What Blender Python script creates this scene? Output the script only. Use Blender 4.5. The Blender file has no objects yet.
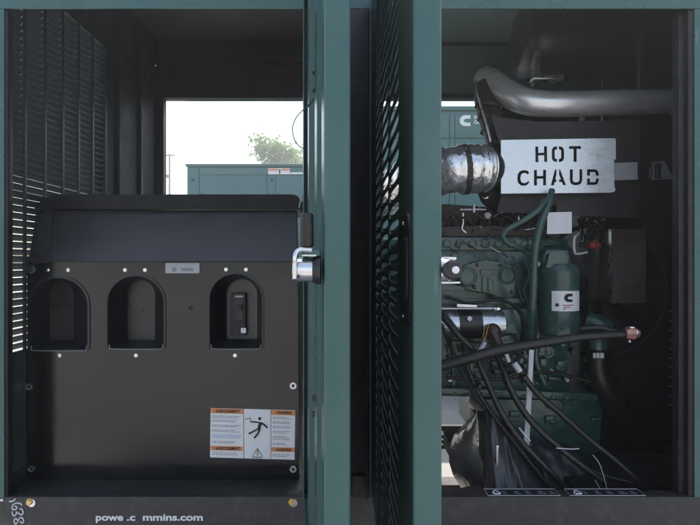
import bpy, bmesh, math, random
from mathutils import Vector, Matrix
random.seed(7)
sc = bpy.context.scene
COL = sc.collection
F = 505.5; CZ = 1.5

def W(px, py, Y):
    """photo pixel at depth Y -> world point"""
    return Vector(((px - 350.0) * Y / F, Y, CZ - (py - 262.5) * Y / F))
def XZ(px, py, Y):
    p = W(px, py, Y); return (p.x, p.z)
def PP(pts, Y): return [XZ(a, b, Y) for a, b in pts]

# ------------------------------------------------------------ materials
MATS = {}
def mat(name, col, rough=0.5, metal=0.0, var=0.12, vscale=6.0, bump=0.0, bscale=60.0, coat=0.0,
        dust=0.0, dustcol=(0.25, 0.22, 0.18), rvar=0.12, spec=0.5, emit=None, streak=None, trans=0.0, wave=None, chips=0.0):
    m = bpy.data.materials.new(name); m.use_nodes = True
    nt = m.node_tree; N = nt.nodes; L = nt.links
    b = N['Principled BSDF']
    tc = N.new('ShaderNodeTexCoord')
    mp = N.new('ShaderNodeMapping'); L.new(tc.outputs['Object'], mp.inputs['Vector'])
    if streak: mp.inputs['Scale'].default_value = streak
    n1 = N.new('ShaderNodeTexNoise'); n1.inputs['Scale'].default_value = vscale; n1.inputs['Detail'].default_value = 6
    n1.inputs['Roughness'].default_value = 0.6
    L.new(mp.outputs['Vector'], n1.inputs['Vector'])
    ramp = N.new('ShaderNodeValToRGB')
    lo = [max(0, c * (1 - var)) for c in col]; hi = [min(1, c * (1 + var)) for c in col]
    ramp.color_ramp.interpolation = 'EASE'; ramp.color_ramp.elements[0].position = 0.25; ramp.color_ramp.elements[1].position = 0.75
    ramp.color_ramp.elements[0].color = (*lo, 1); ramp.color_ramp.elements[1].color = (*hi, 1)
    L.new(n1.outputs['Fac'], ramp.inputs['Fac'])
    colout = ramp.outputs['Color']
    rbase = None
    if dust > 0:
        n3 = N.new('ShaderNodeTexNoise'); n3.inputs['Scale'].default_value = vscale * 2.7; n3.inputs['Detail'].default_value = 9
        n3.inputs['Roughness'].default_value = 0.7
        L.new(tc.outputs['Object'], n3.inputs['Vector'])
        mr = N.new('ShaderNodeMapRange'); mr.inputs['From Min'].default_value = 0.5; mr.inputs['From Max'].default_value = 0.75
        mr.inputs['To Max'].default_value = dust; mr.interpolation_type = 'SMOOTHERSTEP'; mr.inputs['From Min'].default_value = 0.42; mr.inputs['From Max'].default_value = 0.8
        L.new(n3.outputs['Fac'], mr.inputs['Value'])
        mx = N.new('ShaderNodeMix'); mx.data_type = 'RGBA'
        L.new(mr.outputs['Result'], mx.inputs['Factor']); L.new(colout, mx.inputs['A'])
        mx.inputs['B'].default_value = (*dustcol, 1)
        colout = mx.outputs['Result']
    L.new(colout, b.inputs['Base Color'])
    rr = N.new('ShaderNodeMapRange')
    rr.inputs['From Min'].default_value = 0.3; rr.inputs['From Max'].default_value = 0.7
    rr.inputs['To Min'].default_value = max(0.02, rough - rvar); rr.inputs['To Max'].default_value = min(1, rough + rvar)
    L.new(n1.outputs['Fac'], rr.inputs['Value']); L.new(rr.outputs['Result'], b.inputs['Roughness'])
    b.inputs['Metallic'].default_value = metal
    b.inputs['Specular IOR Level'].default_value = spec
    b.inputs['Coat Weight'].default_value = coat
    if coat: b.inputs['Coat Roughness'].default_value = 0.15
    if trans: b.inputs['Transmission Weight'].default_value = trans
    if chips:
        nv = N.new('ShaderNodeTexNoise'); nv.inputs['Scale'].default_value = 38; nv.inputs['Detail'].default_value = 3
        mp2 = N.new('ShaderNodeMapping'); mp2.inputs['Scale'].default_value = (1, 1, 0.12); L.new(tc.outputs['Object'], mp2.inputs['Vector']); L.new(mp2.outputs['Vector'], nv.inputs['Vector'])
        mr2 = N.new('ShaderNodeMapRange'); mr2.inputs['From Min'].default_value = 0.70; mr2.inputs['From Max'].default_value = 0.74; mr2.inputs['To Max'].default_value = chips * 0.6
        L.new(nv.outputs['Fac'], mr2.inputs['Value'])
        mx2 = N.new('ShaderNodeMix'); mx2.data_type = 'RGBA'; L.new(mr2.outputs['Result'], mx2.inputs['Factor']); L.new(colout, mx2.inputs['A']); mx2.inputs['B'].default_value = (0.22, 0.27, 0.26, 1)
        L.new(mx2.outputs['Result'], b.inputs['Base Color'])
    if bump > 0:
        n2 = N.new('ShaderNodeTexNoise'); n2.inputs['Scale'].default_value = bscale; n2.inputs['Detail'].default_value = 4
        L.new(mp.outputs['Vector'], n2.inputs['Vector'])
        bp = N.new('ShaderNodeBump'); bp.inputs['Strength'].default_value = bump; bp.inputs['Distance'].default_value = 0.01
        L.new(n2.outputs['Fac'], bp.inputs['Height']); L.new(bp.outputs['Normal'], b.inputs['Normal'])
    if emit:
        b.inputs['Emission Color'].default_value = (*emit, 1); b.inputs['Emission Strength'].default_value = 1
    MATS[name] = m
    return m

GREEN = mat('green_powder_coat', (0.041, 0.112, 0.107), 0.28, var=0.10, vscale=2.2, bump=0.10, bscale=9, dust=0.12, rvar=0.07, spec=0.5, chips=0.55)
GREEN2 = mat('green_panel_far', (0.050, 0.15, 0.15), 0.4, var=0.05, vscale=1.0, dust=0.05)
TEAL_VEIL = mat('veil_lightened_teal', (0.13, 0.20, 0.20), 0.5, var=0.1, vscale=3, dust=0.1)  # inner green lightened so its colour carries the flare veil
SKIN_SHADE = mat('gap_shade_skin', (0.030, 0.050, 0.053), 0.42, var=0.12, vscale=5, dust=0.08)  # door green darkened to hold the shade between the doors; mullions reuse it
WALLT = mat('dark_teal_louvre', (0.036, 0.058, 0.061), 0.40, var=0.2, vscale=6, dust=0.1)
BLACK = mat('black_powder_coat', (0.010, 0.010, 0.010), 0.18, var=0.2, vscale=3, bump=0.55, bscale=1.7, dust=0.012, rvar=0.07, spec=0.6)
LIDM = mat('dull_black_lid', (0.010, 0.010, 0.011), 0.5, var=0.2, vscale=5, bump=0.05, spec=0.25, dust=0.03)
BLACKM = mat('black_matt_steel', (0.018, 0.017, 0.019), 0.55, var=0.25, vscale=7, bump=0.1, bscale=90, dust=0.10)
HOODM = mat('black_satin_hood', (0.036, 0.035, 0.038), 0.33, var=0.12, vscale=9, bump=0.05, bscale=260, dust=0.05, rvar=0.05, spec=0.7)
RAILM = mat('black_rail_paint', (0.028, 0.026, 0.027), 0.5, var=0.2, vscale=9, bump=0.15, bscale=110, dust=0.16)
LINER = mat('grey_lining', (0.034, 0.033, 0.038), 0.65, var=0.15, vscale=5, bump=0.12, bscale=140, dust=0.12)
ENG = mat('engine_green_paint', (0.038, 0.092, 0.080), 0.24, var=0.35, vscale=14, bump=0.28, bscale=45, coat=0.4, dust=0.10, dustcol=(0.10, 0.11, 0.09))
ENGL = mat('engine_green_hose', (0.040, 0.092, 0.084), 0.22, var=0.2, vscale=18, bump=0.1, bscale=60, dust=0.1)
IRON = mat('dark_cast_iron', (0.05, 0.044, 0.04), 0.5, metal=0.5, var=0.4, vscale=22, bump=0.6, bscale=60, dust=0.35, dustcol=(0.13, 0.09, 0.065))
STEEL = mat('galvanised_steel', (0.62, 0.63, 0.66), 0.30, metal=0.95, var=0.12, vscale=20, bump=0.06, bscale=90)
CHROME = mat('zinc_plated_steel', (0.75, 0.76, 0.78), 0.16, metal=1.0, var=0.08, vscale=25, rvar=0.06)
PIPE = mat('aluminised_pipe', (0.80, 0.80, 0.83), 0.36, metal=0.68, var=0.1, vscale=9, bump=0.03, bscale=60, dust=0.08, dustcol=(0.2, 0.15, 0.11), streak=(0.5, 2, 2))
FOIL = mat('crinkled_foil', (0.80, 0.80, 0.82), 0.27, metal=0.92, var=0.1, vscale=12, bump=0.55, bscale=34, rvar=0.05)
BRUSH = mat('brushed_sign_plate', (0.83, 0.88, 0.95), 0.33, metal=0.35, dust=0.10, var=0.08, vscale=30, bump=0.10, bscale=120, streak=(0.5, 1, 1))
RUBBER = mat('black_rubber', (0.012, 0.0115, 0.013), 0.36, var=0.2, vscale=30, bump=0.15, bscale=130, dust=0.10)
PLASTIC = mat('black_plastic', (0.017, 0.017, 0.019), 0.32, var=0.15, vscale=20, rvar=0.05)
BAG = mat('black_plastic_sheet', (0.036, 0.036, 0.043), 0.42, var=0.2, vscale=6, bump=0.25, bscale=9, dust=0.06, spec=0.7, streak=(3, 3, 1))
WHITE = mat('white_label', (0.78, 0.79, 0.82), 0.35, var=0.05, vscale=20, dust=0.12)
GREYL = mat('grey_label', (0.38, 0.39, 0.42), 0.35, var=0.06, vscale=30)
ORANGE = mat('orange_print', (0.72, 0.27, 0.11), 0.45, var=0.05)
INK = mat('black_print', (0.012, 0.012, 0.014), 0.5, var=0.05)
INKG = mat('grey_print', (0.22, 0.23, 0.27), 0.5, var=0.1)
INKB = mat('blue_print', (0.25, 0.33, 0.6), 0.5, var=0.1)
CHALK = mat('chalk_white', (0.62, 0.62, 0.66), 0.8, var=0.3, vscale=300)
GOLD = mat('yellow_zinc_bolt', (0.75, 0.5, 0.2), 0.28, metal=0.9, var=0.2, vscale=60)
COPPER = mat('copper_lug', (0.62, 0.30, 0.24), 0.35, metal=0.6, var=0.3, vscale=60)
REDP = mat('red_plastic', (0.33, 0.05, 0.06), 0.4, var=0.2, vscale=50)
BROWNP = mat('brown_resin', (0.05, 0.028, 0.022), 0.35, var=0.2, vscale=30)
TAUPE = mat('taupe_cover_plate', (0.11, 0.095, 0.09), 0.28, var=0.15, vscale=5, dust=0.12)
MIDW = mat('white_tube', (0.6, 0.61, 0.66), 0.35, var=0.1, vscale=30)
GROUND = mat('pale_gravel_concrete', (0.30, 0.288, 0.275), 0.85, var=0.30, vscale=0.55, bump=0.4, bscale=30, dust=0.15)
LEAF = mat('leaf_green', (0.085, 0.15, 0.035), 0.5, var=0.5, vscale=0.7)
_n = LEAF.node_tree; _b = _n.nodes['Principled BSDF']; _o = _n.nodes['Material Output']
_t = _n.nodes.new('ShaderNodeBsdfTranslucent'); _t.inputs['Color'].default_value = (0.22, 0.36, 0.07, 1); _m = _n.nodes.new('ShaderNodeMixShader'); _m.inputs['Fac'].default_value = 0.35
_n.links.new(_b.outputs['BSDF'], _m.inputs[1]); _n.links.new(_t.outputs['BSDF'], _m.inputs[2]); _n.links.new(_m.outputs['Shader'], _o.inputs['Surface'])
BARK = mat('bark', (0.11, 0.085, 0.06), 0.9, var=0.3, vscale=8, bump=0.4, bscale=20)
WOOD = mat('weathered_wood', (0.16, 0.14, 0.13), 0.85, var=0.3, vscale=8)
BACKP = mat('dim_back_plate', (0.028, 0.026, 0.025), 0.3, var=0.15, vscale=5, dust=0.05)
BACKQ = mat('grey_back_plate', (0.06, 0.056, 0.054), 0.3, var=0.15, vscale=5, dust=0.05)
CLEAR = mat('creased_clear_film', (0.30, 0.29, 0.28), 0.14, metal=0.55, var=0.25, vscale=10, bump=0.7, bscale=14)

# ------------------------------------------------------------ mesh kit
class MB:
    def __init__(s): s.bm = bmesh.new()
    def _app(s, verts, faces, mi=0):
        vs = [s.bm.verts.new(v) for v in verts]; out = []
        for f in faces:
            try:
                fc = s.bm.faces.new([vs[i] for i in f]); fc.material_index = mi; out.append(fc)
            except ValueError: pass
        return vs, out
    def box(s, x0, x1, y0, y1, z0, z1, bevel=0.0, mi=0):
        v = [(x, y, z) for x in (x0, x1) for y in (y0, y1) for z in (z0, z1)]
        f = [(0, 1, 3, 2), (4, 6, 7, 5), (0, 4, 5, 1), (2, 3, 7, 6), (0, 2, 6, 4), (1, 5, 7, 3)]
        vs, fs = s._app(v, f, mi)
        if bevel > 0:
            es = list({e for fc in fs for e in fc.edges})
            bmesh.ops.bevel(s.bm, geom=es, offset=bevel, segments=2, profile=0.5, affect='EDGES')
        return s
    def prism(s, poly, y0, y1, mi=0, bevel=0.0):
        """poly in (x,z), extruded along y"""
        n = len(poly)
        v = [(a, y0, b) for a, b in poly] + [(a, y1, b) for a, b in poly]
        f = [tuple(range(n)), tuple(range(2 * n - 1, n - 1, -1))] + [(i, i + n, (i + 1) % n + n, (i + 1) % n) for i in range(n)]
        vs, fs = s._app(v, f, mi)
        if bevel > 0:
            es = list({e for e in fs[0].edges})
            bmesh.ops.bevel(s.bm, geom=es, offset=bevel, segments=2, profile=0.5, affect='EDGES')
        return s
    def prismx(s, poly, x0, x1, mi=0, bevel=0.0):
        """poly in (y,z), extruded along x"""
        n = len(poly)
        v = [(x0, a, b) for a, b in poly] + [(x1, a, b) for a, b in poly]
        f = [tuple(range(n)), tuple(range(2 * n - 1, n - 1, -1))] + [(i, i + n, (i + 1) % n + n, (i + 1) % n) for i in range(n)]
        vs, fs = s._app(v, f, mi)
        if bevel > 0:
            bmesh.ops.bevel(s.bm, geom=list({e for fc in fs for e in fc.edges}), offset=bevel, segments=2, profile=0.5, affect='EDGES')
        return s
    def tube(s, pts, r, seg=14, smooth=True, cap=True, sub=6, mi=0, ripple=None):
        pts = [Vector(p) for p in pts]
        if smooth and len(pts) > 2:
            P = [pts[0] * 2 - pts[1]] + pts + [pts[-1] * 2 - pts[-2]]
            R = r if isinstance(r, (list, tuple)) else [r] * len(pts)
            R = [R[0]] + list(R) + [R[-1]]
            out = []; rad = []
            for i in range(1, len(P) - 2):
                for k in range(sub):
                    t = k / sub
                    p0, p1, p2, p3 = P[i - 1:i + 3]
                    out.append(0.5 * ((2 * p1) + (-p0 + p2) * t + (2 * p0 - 5 * p1 + 4 * p2 - p3) * t * t + (-p0 + 3 * p1 - 3 * p2 + p3) * t ** 3))
                    rad.append(R[i] * (1 - t) + R[i + 1] * t)
            out.append(pts[-1]); rad.append(R[-2])
        else:
            out = pts; rad = list(r) if isinstance(r, (list, tuple)) else [r] * len(pts)
        rings = []; up = None
        for i, p in enumerate(out):
            a = out[max(0, i - 1)]; b = out[min(len(out) - 1, i + 1)]
            d = (b - a).normalized()
            if up is None:
                up = Vector((0, 0, 1)) if abs(d.z) < 0.9 else Vector((0, 1, 0))
            sx = d.cross(up).normalized(); up = sx.cross(d).normalized()
            rr = rad[i] * (ripple(i) if ripple else 1)
            rings.append([s.bm.verts.new(p + (sx * math.cos(t) + up * math.sin(t)) * rr) for t in [2 * math.pi * k / seg for k in range(seg)]])
        for i in range(len(rings) - 1):
            for k in range(seg):
                f = s.bm.faces.new([rings[i][k], rings[i][(k + 1) % seg], rings[i + 1][(k + 1) % seg], rings[i + 1][k]]); f.material_index = mi
        if cap:
            for rg in (rings[0][::-1], rings[-1]):
                f = s.bm.faces.new(rg); f.material_index = mi
        return s
    def cyl(s, p0, p1, r0, r1=None, seg=24, mi=0):
        return s.tube([p0, p1], [r0, r0 if r1 is None else r1], seg=seg, smooth=False, mi=mi)
    def lathe(s, base, axis, prof, seg=32, mi=0):
        """prof: list of (distance along axis, radius)"""
        base = Vector(base); d = Vector(axis).normalized()
        up = Vector((0, 0, 1)) if abs(d.z) < 0.9 else Vector((0, 1, 0))
        sx = d.cross(up).normalized(); up = sx.cross(d).normalized()
        rings = [[s.bm.verts.new(base + d * h + (sx * math.cos(t) + up * math.sin(t)) * max(r, 1e-4)) for t in [2 * math.pi * k / seg for k in range(seg)]] for h, r in prof]
        for i in range(len(rings) - 1):
            for k in range(seg):
                f = s.bm.faces.new([rings[i][k], rings[i][(k + 1) % seg], rings[i + 1][(k + 1) % seg], rings[i + 1][k]]); f.material_index = mi
        for rg in (rings[0][::-1], rings[-1]):
            f = s.bm.faces.new(rg); f.material_index = mi
        return s
    def bolt(s, c, axis, r, h, mi=0):
        c = Vector(c); a = Vector(axis).normalized()
        s.lathe(c, a, [(0, r * 1.35), (h * 0.2, r * 1.35), (h * 0.2, r), (h * 0.85, r), (h, r * 0.8)], seg=12, mi=mi)
        return s
    def blob(s, c, rad, sub=2, mi=0):
        r = bmesh.ops.create_icosphere(s.bm, subdivisions=sub, radius=1)
        for v in r['verts']: v.co = Vector((c[0] + v.co.x * rad[0], c[1] + v.co.y * rad[1], c[2] + v.co.z * rad[2]))
        for f in {f for v in r['verts'] for f in v.link_faces}: f.material_index = mi
        return s
    def grid(s, rows, mi=0):
        R = [[s.bm.verts.new(p) for p in row] for row in rows]
        for i in range(len(R) - 1):
            for k in range(len(R[0]) - 1):
                f = s.bm.faces.new([R[i][k], R[i][k + 1], R[i + 1][k + 1], R[i + 1][k]]); f.material_index = mi
        return s
    def mesh(s, me):
        s.bm.from_mesh(me); return s
    def build(s, name, m, parent=None, angle=38, fixn=True):
        if fixn: bmesh.ops.recalc_face_normals(s.bm, faces=s.bm.faces)
        me = bpy.data.meshes.new(name)
        vs = [v.co for v in s.bm.verts]
        mn = Vector((min(v.x for v in vs), min(v.y for v in vs), min(v.z for v in vs)))
        mx = Vector((max(v.x for v in vs), max(v.y for v in vs), max(v.z for v in vs)))
        c = (mn + mx) / 2
        if parent is None: c.z = mn.z
        for v in s.bm.verts: v.co -= c
        s.bm.to_mesh(me); s.bm.free()
        for mm in (m if isinstance(m, (list, tuple)) else [m]): me.materials.append(mm)
        for p in me.polygons: p.use_smooth = True
        me.set_sharp_from_angle(angle=math.radians(angle))
        o = bpy.data.objects.new(name, me); COL.objects.link(o)
        o['_w'] = c[:]
        if parent is not None:
            o.parent = parent; c = c - Vector(parent['_w'])
        o.location = c
        return o

def thing(name, loc, label, cat, group=None):
    o = bpy.data.objects.new(name, None); COL.objects.link(o)
    o.location = loc; o['_w'] = tuple(loc); o.empty_display_size = 0.1
    o['label'] = label; o['category'] = cat
    if group: o['group'] = group
    return o
def tag(o, label, cat, group=None):
    o['label'] = label; o['category'] = cat
    if group: o['group'] = group
    return o
def struct(o, kind='structure'):
    o['kind'] = kind; return o

def plate_mesh(polys, thick, bevel=0.0):
    """flat shape from cyclic outlines (even-odd holes) in (x,z); front face at y=-thick.. back at 0"""
    cu = bpy.data.curves.new('c', 'CURVE'); cu.dimensions = '2D'; cu.fill_mode = 'BOTH'
    cu.extrude = max(thick / 2 - bevel, 0.0); cu.bevel_depth = bevel; cu.bevel_resolution = 1
    for poly in polys:
        sp = cu.splines.new('POLY'); sp.points.add(len(poly) - 1)
        for i, (a, b) in enumerate(poly): sp.points[i].co = (a, b, 0, 1)
        sp.use_cyclic_u = True
    return curve_to_mesh(cu)
def curve_to_mesh(cu):
    o = bpy.data.objects.new('tmp', cu); COL.objects.link(o)
    dg = bpy.context.evaluated_depsgraph_get(); dg.update()
    me = bpy.data.meshes.new_from_object(o.evaluated_get(dg))
    bpy.data.objects.remove(o); bpy.data.curves.remove(cu)
    return me
def place_xz(me, y):
    """curve mesh (x,y,z) -> world (x, y - z, y)"""
    for v in me.vertices: v.co = Vector((v.co.x, y - v.co.z, v.co.y))
    return me
def plate(polys, yfront, thick, bevel=0.0):
    return place_xz(plate_mesh(polys, thick, bevel), yfront + thick / 2)
def text_mesh(body, size, bold=0.0, extrude=0.0006, spacing=1.0, align='LEFT'):
    cu = bpy.data.curves.new('t', 'FONT'); cu.body = body; cu.size = size; cu.extrude = extrude
    cu.offset = bold; cu.space_character = spacing; cu.align_x = align
    cu.resolution_u = 3
    return curve_to_mesh(cu)
def text_on(body, px, py, Y, hpx, m, parent, bold=0.0, name='lettering', wpx=None, spacing=1.0):
    """front-facing text, cap height hpx pixels, left baseline at (px,py)"""
    size = hpx * Y / F / 0.70
    me = text_mesh(body, size, bold * size, spacing=spacing)
    if wpx:
        xs = [v.co.x for v in me.vertices]; k = (wpx * Y / F) / (max(xs) - min(xs))
        for v in me.vertices: v.co.x *= k
    o0 = W(px, py, Y)
    for v in me.vertices: v.co = Vector((o0.x + v.co.x, Y - v.co.z - 0.0012, o0.z + v.co.y))
    mb = MB().mesh(me)
    if parent is MB: return mb
    return mb.build(name, m, parent)

def rrect(x0, x1, z0, z1, r, n=5):
    out = []
    for cx, cz, a0 in ((x1 - r, z1 - r, 0), (x0 + r, z1 - r, 90), (x0 + r, z0 + r, 180), (x1 - r, z0 + r, 270)):
        for k in range(n + 1):
            a = math.radians(a0 + 90 * k / n); out.append((cx + r * math.cos(a), cz + r * math.sin(a)))
    return out
def circle(cx, cz, r, n=20): return [(cx + r * math.cos(2 * math.pi * k / n), cz + r * math.sin(2 * math.pi * k / n)) for k in range(n)]
def pxrect(x0, x1, y0, y1, Y, rpx=0):
    a = XZ(x0, y1, Y); b = XZ(x1, y0, Y)
    return rrect(a[0], b[0], a[1], b[1], max(rpx, 0.01) * Y / F)
def arch(x0, x1, ytop, ybot, Y, n=18, rb=1.5):
    """arched window outline in pixels -> world xz"""
    a0, b0 = XZ(x0, ybot, Y); a1, b1 = XZ(x1, ytop, Y)
    r = (a1 - a0) / 2; cx = (a0 + a1) / 2; cz = b1 - r * 0.95
    pts = [(a0, b0 + 0.008), (a0 + 0.008, b0), (a1 - 0.008, b0), (a1, b0 + 0.008)]
    for k in range(n + 1):
        t = math.pi * k / n; pts.append((cx + r * math.cos(t), cz + 0.95 * r * math.sin(t)))
    return pts
def logo_c(x0, x1, z0, z1):
    pts = []
    w = x1 - x0; h = z1 - z0
    N = 14
    pts.append((1.0, 1.0))
    for k in range(N + 1):
        t = math.pi / 2 + math.pi * k / N
        pts.append((0.5 + 0.5 * math.cos(t), 0.5 + 0.5 * math.sin(t)))
    pts += [(1.0, 0.0), (1.0, 0.32), (0.62, 0.32)]
    for t in (235, 180, 125):
        t = math.radians(t); pts.append((0.54 + 0.17 * math.cos(t), 0.5 + 0.14 * math.sin(t)))
    pts += [(0.62, 0.68), (1.0, 0.68)]
    return [(x0 + a * w, z0 + b * h) for a, b in pts]

# ------------------------------------------------------------ world + camera + sun
SUN_EL = 56.0; SUN_AZ = 14.0      # azimuth measured from +Y towards -X when negative
w = bpy.data.worlds.new('World'); sc.world = w; w.use_nodes = True
nt = w.node_tree; bg = nt.nodes['Background']
sky = nt.nodes.new('ShaderNodeTexSky'); sky.sky_type = 'NISHITA'; sky.sun_disc = False
sky.sun_elevation = math.radians(SUN_EL); sky.sun_rotation = math.radians(SUN_AZ)
sky.air_density = 1.2; sky.dust_density = 2.5; sky.ozone_density = 1.0
hs_ = nt.nodes.new('ShaderNodeHueSaturation'); hs_.inputs['Saturation'].default_value = 0.72
nt.links.new(sky.outputs['Color'], hs_.inputs['Color']); nt.links.new(hs_.outputs['Color'], bg.inputs['Color']); bg.inputs['Strength'].default_value = 0.14
sl = bpy.data.lights.new('sun', 'SUN'); sl.energy = 4.0; sl.angle = math.radians(0.5); sl.color = (1.0, 0.95, 0.88)
so = bpy.data.objects.new('sun', sl); COL.objects.link(so)
d = Vector((math.sin(math.radians(SUN_AZ)) * math.cos(math.radians(SUN_EL)), math.cos(math.radians(SUN_AZ)) * math.cos(math.radians(SUN_EL)), math.sin(math.radians(SUN_EL))))
so.rotation_euler = (-d).to_track_quat('-Z', 'Y').to_euler(); so.location = d * 40
cam = bpy.data.cameras.new('camera'); cam.sensor_width = 36; cam.lens = 36 * F / 700; cam.clip_start = 0.05; cam.clip_end = 2000
co = bpy.data.objects.new('camera', cam); COL.objects.link(co); co.location = (0, 0, CZ); co.rotation_euler = (math.radians(90), 0, 0)
sc.camera = co
sc.view_settings.view_transform = 'Standard'; sc.view_settings.look = 'None'
sc.view_settings.exposure = 1.1; sc.view_settings.gamma = 1; sc.view_settings.use_curve_mapping = False
sc.cycles.max_bounces = 8; sc.cycles.use_denoising = True

# ------------------------------------------------------------ ground
g = MB(); g.grid([[(x, y, 0) for x in (-400, -40, -10, 0, 10, 40, 400)] for y in (-400, -40, -10, 0, 10, 40, 400)])
struct(g.build('ground', GROUND))

# ============================================================ ENCLOSURE
YF, YB = 1.80, 3.30
XL, XR = -1.25, 2.15
enc = thing('generator_enclosure', (0.4, 2.55, 0), 'green generator enclosure in front, both doors swung open, black rail below', 'generator enclosure')
HZ = W(0, 8.5, YF).z     # underside of front header
ZT = 2.95
# front header
b = MB(); b.box(XL - 0.02, XR, YF, YF + 0.004, HZ, ZT); b.box(XL, XR, YF + 0.004, YF + 0.05, HZ + 0.10, HZ + 0.104)
b.build('front_header', GREEN, enc)
b = MB(); b.box(XL + 0.02, XR - 0.03, YF + 0.006, YF + 0.05, HZ + 0.03, HZ + 0.09); b.build('header_channel', BLACKM, enc)
# roof
b = MB(); b.prismx([(YF - 0.03, ZT), (YB + 0.05, ZT), (YB + 0.05, ZT + 0.05), (2.55, ZT + 0.10), (YF - 0.03, ZT + 0.05)], XL - 0.04, XR + 0.02)
b.build('roof', GREEN, enc)
b = MB(); b.box(0.05, XR - 0.02, YF + 0.06, YB - 0.08, ZT - 0.045, ZT - 0.004); b.build('roof_lining', TEAL_VEIL, enc)
b = MB(); b.box(XL + 0.03, 0.048, YF + 0.06, YB - 0.08, ZT - 0.045, ZT - 0.004)
b.build('roof_lining', LINER, enc)
# rear header (its lower lip is at z of pixel y=100 on the rear plane)
RZ = W(0, 100, YB).z
b = MB(); b.box(0.05, XR - 0.05, YB - 0.034, YB - 0.0305, RZ + 0.031, ZT - 0.05); b.build('inner_header_panel', TEAL_VEIL, enc)  # separate sheet in the lightened veil colour, behind the muffler
b = MB(); b.box(XL, XR, YB - 0.03, YB, RZ, ZT - 0.002); b.box(XL, 0.04, YB - 0.10, YB - 0.03, W(0, 62, YB).z - 0.03, W(0, 62, YB).z)
b.box(XL, XR, YB - 0.045, YB - 0.03, RZ, RZ + 0.03)
b.build('rear_header', LINER, enc)
b = MB(); b.box(XL, XR, YB + 0.002, YB + 0.03, RZ - 0.0, ZT - 0.002); b.build('rear_fascia', GREEN, enc)
for px in (139, 155):
    p = W(px, 65, YB - 0.1)
    MB().bolt((p.x, YB - 0.101, p.z), (0, -1, 0), 0.008, 0.008).build('bolt', CHROME, enc)
# corner posts
b = MB()
xa = W(4, 0, YF).x
b.box(XL - 0.10, xa, YF, YF + 0.004, 0.66, HZ - 0.002); b.build('corner_post', GREEN, enc)
b = MB(); b.box(xa - 0.06, W(12, 0, 1.83).x, YF + 0.006, YF + 0.03, 0.66, HZ - 0.002, 0.002); b.box(xa - 0.06, W(13, 0, 1.85).x, YF + 0.03, YF + 0.05, 0.66, HZ - 0.002, 0.002)
b.build('door_jamb', BLACKM, enc)
b = MB(); b.box(XL, XL + 0.05, YB - 0.05, YB, 0.12, RZ); b.build('corner_post', LINER, enc)
# solid part of end wall and lower end wall
wl = MB()
wl.box(XL - 0.03, XL, 2.585, YB, 0.1, ZT)
wl.box(XL + 0.0, XL + 0.02, 2.70, 2.73, 0.1, ZT); wl.box(XL, XL + 0.02, 2.98, 3.0, 0.1, ZT)
wl.box(XL - 0.03, XL, YF + 0.04, 2.585, 0.1, 0.72)
wl.box(XL - 0.03, XL, YF + 0.04, 2.585, 2.60, ZT)
wl.build('end_wall', LINER, enc)
# louvred end wall: rain blades between mullions
lw = MB()
edges = [1.815 + 0.128 * k for k in range(7)]
for e in edges:
    b = MB(); b.box(XL - 0.005, XL + 0.004, e - 0.006, e + 0.006, 0.72, 2.60, 0.001); b.build('mullion', SKIN_SHADE, enc)
pitch = 0.0275
nrow = int((2.60 - 1.165) / pitch)
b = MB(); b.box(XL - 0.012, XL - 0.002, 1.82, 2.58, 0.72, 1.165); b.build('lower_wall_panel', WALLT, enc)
for k in range(nrow):
    z = 1.17 + k * pitch; dz_ = 0.0202 if z > 1.75 else 0.0212 if z > 1.5 else 0.0238 if z > 1.34 else 0.0258
    for j in range(6):
        y0 = edges[j] - 0.0 + 0.001 * (j > 0) - 0.03 * (j == 0) * 0; y1 = edges[j + 1] - 0.0005
        t = 0.0012
        lw._app([(XL, y0, z + dz_), (XL, y1, z + dz_), (XL - 0.022, y1, z), (XL - 0.022, y0, z),
                 (XL, y0, z + dz_ + t), (XL, y1, z + dz_ + t), (XL - 0.022, y1, z + t), (XL - 0.022, y0, z + t)],
                [(0, 1, 2, 3), (7, 6, 5, 4), (0, 4, 5, 1), (3, 2, 6, 7)])
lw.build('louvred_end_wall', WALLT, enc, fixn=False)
# centre post (between the two bays)
xc0, xc1 = -0.168, 0.092
b = MB(); b.box(xc0, xc1, YF, YF + 0.10, 0.66, HZ - 0.002, 0.004)
b.box(W(366, 0, YF).x, W(368, 0, YF).x, YF - 0.012, YF, 0.66, HZ, 0.002)
b.build('centre_post', BLACKM, enc)
b = MB(); b.box(W(352, 0, YF).x, W(366, 0, YF).x, YF - 0.014, YF - 0.001, W(0, 495, YF).z, W(0, 474, YF).z, 0.003)
b.build('hinge', BLACKM, enc)
b = MB(); b.box(-0.14, 0.07, YB - 0.1, YB, 0.1, RZ); b.build('rear_post', LINER, enc)
# right jamb + post
b = MB(); b.box(W(684, 0, 1.83).x, XR - 0.04, YF + 0.006, YF + 0.03, 0.66, HZ - 0.002, 0.002); b.box(W(672, 0, 1.87).x, XR - 0.04, YF + 0.032, YF + 0.07, 0.66, HZ - 0.002, 0.003)
b.build('door_jamb', BLACKM, enc)
b = MB(); b.box(W(694.5, 0, YF).x, XR, YF, YF + 0.004, 0.66, HZ - 0.002); b.build('front_panel', GREEN, enc)
b = MB(); b.box(XR - 0.03, XR, YF + 0.04, YB, 0.1, ZT - 0.002); b.build('end_wall', GREEN, enc)
# rear closed panel behind the radiator side
b = MB(); b.box(0.98, XR, YB - 0.03, YB + 0.0, 0.12, RZ); b.build('rear_panel', BLACKM, enc)
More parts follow.
